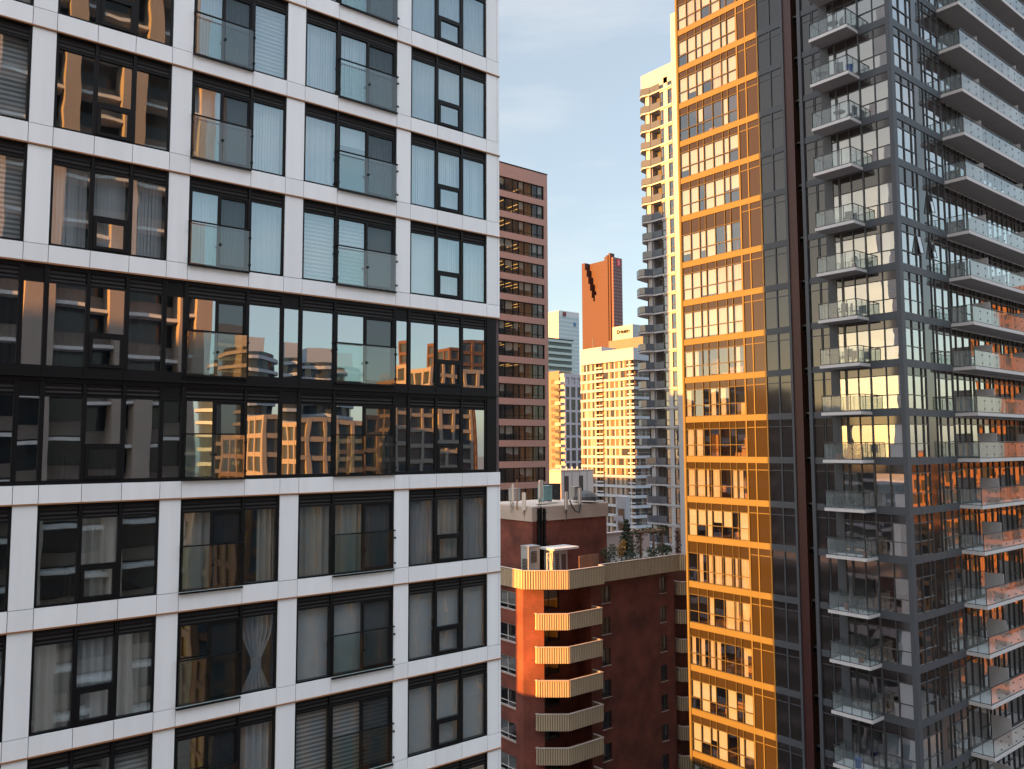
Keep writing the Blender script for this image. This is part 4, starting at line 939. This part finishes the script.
for k in range(8):
    z = 18.3-4.75*k
    for a, b in ((1.2, 2.9), (3.8, 6.0), (7.0, 8.7)):
        if k or True: MB().box(qx+a, qx+b, qy+.2, qy+.38, z+.25, z+4.2).build('window', DKW, GY)
for k in range(16):
    z = 23.5-2.6*k
    MB().box(qx-1.3, qx-.01, qy+.5, qy+3.6, z, z+.2).box(qx-1.3, qx-1.2, qy+.5, qy+3.6, z+.2, z+1.1).build('balcony', bpy.data.materials['dark_rubber'] if k % 3 else CAPC, GY)
    MB().box(qx-.06, qx-.005, qy+5, qy+7.0, z+.3, z+1.9).build('side_window', BRW, GY)
# ---- low beige service block
BX_ = thing('beige_box_block', 'low windowless beige block with pegs along its roof, behind the brick machine house', 'building', (119, 130, -H))
bx0, by0 = 114.6, 125.96
bb_ = MB().box(bx0, bx0+9.4, by0, by0+8, -H, -5.1, 0)
for k in range(4): bb_.box(bx0+2.2*k+.9, bx0+2.2*k+1.0, by0-.03, by0-.001, -H, -5.15, 1)
bb_.build('wall', [solid('beige_panel', (.46,.42,.40), .8, var=.1), solid('seam', (.15,.14,.14), .8)], BX_)
boxmesh('roof_edge', CAPC, BX_, (bx0-.08, bx0+9.5, by0-.08, by0+8, -5.09, -4.85))
for k in range(6): boxmesh('peg', ANT, BX_, (bx0+.3+k*1.55, bx0+.55+k*1.55, by0+.2, by0+.45, -4.84, -4.2))
for y in (2.2, 5.2): MB().box(bx0-.06, bx0-.005, by0+y, by0+y+1.4, -12, -8.2).build('louvre', ORW, BX_)
for x in (1.0, 5.2): MB().box(bx0+x, bx0+x+1.1, by0-.1, by0-.035, -6.1, -12.4).build('window', DKW, BX_)
# ---- white office block with a name on its top
DL = thing('white_office_block', 'white office block top with a dark company name, right of the red skyscraper', 'building', (450, 430, -H))
dxa, dya = 437.3, 401.5
boxmesh('wall', gridwin('white_block_grid', (.27,.30,.34), (.2,.22,.25), 5, 4, .6, .3), DL, (dxa, dxa+40, dya, dya+20, -H, 76)); 
boxmesh('sign_band', solid('white_sign_band', (.27,.30,.34), .6), DL, (dxa-.2, dxa+40.2, dya-.2, dya+20.2, 76.01, 89.5))
cu_ = bpy.data.curves.new('sign', 'FONT'); cu_.body = 'Deloitte'; cu_.size = 3.9; cu_.extrude = .12; cu_.offset = .10; cu_.align_x = 'CENTER'
text_mesh(cu_, 'sign_letters', FRAME, DL, (dxa-.45, dya+9.0, 83.9), RZ)
# ---- low white balcony block behind the brick building
LW = thing('stair_tower', 'slim white stair tower with balconies glimpsed between the brick machine house and terrace trees', 'building', (122, 102, -H))
boxmesh('wall', WC, LW, (118, 119.2, 110.8, 113.4, -H, -9.8))
for k in range(9): MB().box(117.1, 118, 110.9, 113.3, -14.6-2.9*k, -14.4-2.9*k).box(117.1, 117.2, 110.9, 113.3, -14.4-2.9*k, -13.5-2.9*k).build('balcony', GRY, LW); MB().box(117.93, 117.99, 111.3, 112.9, -14.3-2.9*k, -12.2-2.9*k).build('window', BRW, LW)

# ================================================================== THE CITY AROUND THE CAMERA (reflected in the glass, with blocks added for shade)
STONE = solid('warm_stone', (.24,.20,.17), .8); BLUEG = solid('blue_grey_glass', (.04,.05,.06), .12); DKB = solid('dark_brick', (.10,.05,.035), .85)
def block(name, label, x0, x1, y0, y1, z1, wallm, winm, fh=3.0, piers=3.4):
    t = thing(name, label, 'building', ((x0+x1)/2, (y0+y1)/2, -H)); b = MB(); b.box(x0+.3, x1-.3, y0+.3, y1-.3, -H, z1-.4, 1)
    z = z1
    while z > max(-H+1, z1-110):
        b.box(x0, x1, y0, y1, z-.9, z, 0); z -= fh
    if piers:
        n = int((y1-y0)/piers)
        for k in range(n+1): b.box(x0-.05, x0+.29, y0+k*(y1-y0-.7)/max(n, 1), y0+.7+k*(y1-y0-.7)/max(n, 1), -H, z1-.3, 0)
        n = int((x1-x0)/piers)
        for k in range(n+1): b.box(x0+k*(x1-x0-.7)/max(n, 1), x0+.7+k*(x1-x0-.7)/max(n, 1), y1-.29, y1+.05, -H, z1-.3, 0)
    b.build('storeys', [wallm, winm], t)
    return t
# balcony block standing behind the camera
B1 = block('balcony_block', 'blue grey balcony block with stone fins standing opposite the white tower', -16, 19, -34, -16, 40, STONE, BLUEG, 2.95, 0)
fb = MB()
for x in (-13, -8.6, -4.2, .2, 4.6, 9.0, 13.4, 17.6): fb.box(x, x+1.1, -15.98, -14.2, -H, 40, 0)
fb.build('stone_fin', solid('peach_stone', (.30,.24,.21), .8), B1)
for k in range(26):
    z = 39-2.95*k; MB().box(-16, 18.6, -15.97, -14.5, z-.25, z-.02).build('balcony', CONC, B1)
B2 = block('stone_block', 'low stone office block behind the balcony block', 36, 120, -95, -62, -6, DKW, BLUEG, 3.4)
B3 = block('orange_brick_block', 'orange brick apartment block lit by the low sun, beyond the dark tower', 170, 190, -18.5, -8, 30, solid('orange_brick', (.13,.062,.028), .85), DKW, 3)
b3 = MB()
for k in range(5): b3.box(169.6, 169.98, -18.4+k*2.05, -17.4+k*2.05, -H, 30, 0)
b3.build('brick_pier', bpy.data.materials['orange_brick'], B3)
B4 = block('orange_brick_annex', 'lower orange brick wing beside the orange brick block', 170, 200, -62, -18.7, -3, bpy.data.materials['orange_brick'], DKW, 3)
def round_tower(name, label, x, y, r, z1, m1, m2):
    t = thing(name, label, 'building', (x, y, -H)); b = MB()
    b.tube((x, y, -H), (x, y, z1), r*.92, 28, 1)
    z = z1-1
    while z > -40: b.tube((x, y, z-.8), (x, y, z), r, 28, 0); z -= 3.1
    b.build('storeys', [m1, m2], t); boxmesh('roof_house', m1, t, (x-r*.5, x+r*.5, y-r*.5, y+r*.5, z1, z1+4))
round_tower('round_tower', 'round white balconied tower, left of a pair', 72, -150, 9, 24, WC, BLUEG)
round_tower('round_tower', 'round white balconied tower, right of a pair', 93, -152, 8, 22, WC, BLUEG)
block('brown_tower', 'red brown brick tower with plain storeys', 126, 142, -160, -145, 30, DKB, BLUEG, 3.2)
block('stepped_block', 'pale stepped office block', 98, 116, -130, -112, 18, STONE, BLUEG, 3.6)
block('stepped_block', 'pale stepped office block, lower one', 60, 84, -120, -104, 6, STONE, BLUEG, 3.6)
# unseen blocks added to shape light: heights set where shade begins
def west(x0, x1, y0, y1, z, lab, group=None):
    t = block('unseen_block', lab, x0, x1, y0, y1, z, GRY, BLUEG, 3.3)
    if group: t['group'] = group
west(-8, 3, 40, 49.8, -15.4, 'added low shade block behind the white tower, nearest to it')
west(-8, 3, 50, 67.6, -14.5, 'added low shade block behind the white tower, middle one')
west(-8, 3, 67.8, 77, 5, 'added mid height shade block behind the white tower')
west(12, 20, 97.3, 101.2, 21, 'added narrow shade block behind the white tower')
west(12, 20, 101.3, 107, 51, 'added narrow tall shade block behind the white tower')
west(-125, -100, 219, 247, 36, 'added broad shade block to the west')
west(-125, -100, 8.5, 30, 27, 'added shade block to the west of the white tower')
rw = random.Random(8)
for k in range(9): west(-150, -128, 34+k*20, 52+k*20, (rw.uniform(-8, 0) if k < 5 else rw.uniform(10, 19)), 'added far grey block in the row to the west', 'added row of grey blocks far to the west')  # added row, raised further on to darken reflections in the tower glass

# ================================================================== THINGS ON THE BALCONIES
BLK = solid('black_metal', (.02,.02,.022), .4); TANC = solid('wicker', (.16,.10,.06), .8); BLU = solid('blue_plastic', (.02,.06,.22), .45); POT = solid('clay_pot', (.22,.09,.05), .8)
def lmesh(b, nm, mt):
    o = b.build(nm, mt, world=False); me = o.data; bpy.data.objects.remove(o); return me
CH = [('seat', lmesh(MB().box(-.23, .23, -.23, .23, .42, .46), 'seat', BLK)), ('backrest', lmesh(MB().box(-.23, .23, .19, .23, .47, .92), 'backrest', BLK))]
LEG = lmesh(MB().box(-.02, .02, -.02, .02, 0, .419), 'leg', BLK)
def zfloor(k): return KZ[k]+.09
def chair(k, y, x, rz, label):
    t = thing('balcony_chair', label, 'chair', (x, y, zfloor(k)), 'chairs on the dark tower balconies'); t.rotation_euler.z = rz
    for nm, me in CH: place(me, nm, t)
    for a in (-.2, .2):
        for b in (-.2, .2): place(LEG, 'leg', t, (a, b, 0))
def btable(k, y, x, label):
    t = thing('balcony_table', label, 'table', (x, y, zfloor(k)), 'small tables on the dark tower balconies')
    MB().tube((0, 0, .68), (0, 0, .72), .36, 16).build('tabletop', BLK, t, world=False); MB().tube((0, 0, .03), (0, 0, .68), .03, 8).tube((0, 0, 0), (0, 0, .03), .2, 12).build('pedestal', BLK, t, world=False)
def potplant(k, y, x, h, label, seed):
    t = thing('potted_plant', label, 'plant', (x, y, zfloor(k)), 'potted plants on the dark tower balconies'); rnd = random.Random(seed)
    MB().tube((0, 0, 0), (0, 0, .34), .13, 12, 0, .18).build('pot', POT, t, world=False); b = MB(); leaves(b, (0, 0, .34+h*.5), (.25, .25, h*.5), 90, rnd, .06); b.build('foliage', GRN, t, world=False)
floor_word = {1: 'second', 2: 'third', 3: 'fourth', 5: 'sixth', 6: 'seventh', 7: 'eighth', 8: 'ninth', 9: 'tenth', 10: 'eleventh', 11: 'twelfth', 12: 'thirteenth', 13: 'fourteenth', 14: 'fifteenth', 15: 'sixteenth', 16: 'lowest'}
def where(k): return 'on the %s small balcony down the dark tower' % floor_word[k]
for k, items in {1: 'ct', 2: 'cct', 3: 'ct', 5: 'c', 6: 'p', 7: 'ccp', 8: 'cct', 10: 'cpp', 11: 'cct', 12: 'p', 13: 'ccp', 14: 'p', 15: 'c'}.items():
    nc = 0; npl = 0
    for j, c in enumerate(items):
        y = 25.1+j*.62+(k % 3)*.25; x = 47.55+.35*((j+k) % 2)
        if c == 'c': chair(k, y, x, (j*1.9+k) % 6.28, ('left' if nc else 'right' if items.count('c') > 1 else 'only')+' black chair '+where(k)); nc += 1
        elif c == 't': btable(k, y, x, 'round black table '+where(k))
        else: potplant(k, y, x, .5+.15*(k % 3), ('left' if npl else 'right' if items.count('p') > 1 else 'only')+' potted plant '+where(k), k*7+j); npl += 1
t = thing('round_chair', 'dark round framed hoop chair on the fifteenth small balcony down the dark tower', 'chair', (47.7, 25.7, zfloor(14)))
hb = MB(); 
for k in range(20):
    a, b = k*math.pi/10, (k+1)*math.pi/10; hb.tube((.12*math.sin(a), .42*math.cos(a), .62+.42*math.sin(a)), (.12*math.sin(b), .42*math.cos(b), .62+.42*math.sin(b)), .03, 6)
hb.build('hoop', BLK, t, world=False); MB().tube((-.25, 0, .02), (.0, 0, .22), .025).tube((.3, .25, 0), (0, 0, .25), .025).tube((.3, -.25, 0), (0, 0, .25), .025).build('leg_frame', BLK, t, world=False)
MB().tube((.0, 0, .5), (.05, 0, .58), .34, 14).build('cushion', TANC, t, world=False)
for k, y, lab in ((2, 24.95, 'small blue bin on a high balcony of the dark tower'), (16, 26.0, 'small blue bin on the lowest small balcony in view of the dark tower')):
    t = thing('plastic_bin', lab, 'bin', (47.5, y, zfloor(k)), 'blue bins on the dark tower balconies')
    MB().tube((0, 0, 0), (0, 0, .5), .17, 14, 0, .2).build('body', BLU, t, world=False); MB().tube((0, 0, .5), (0, 0, .55), .22, 14).build('lid', BLU, t, world=False)
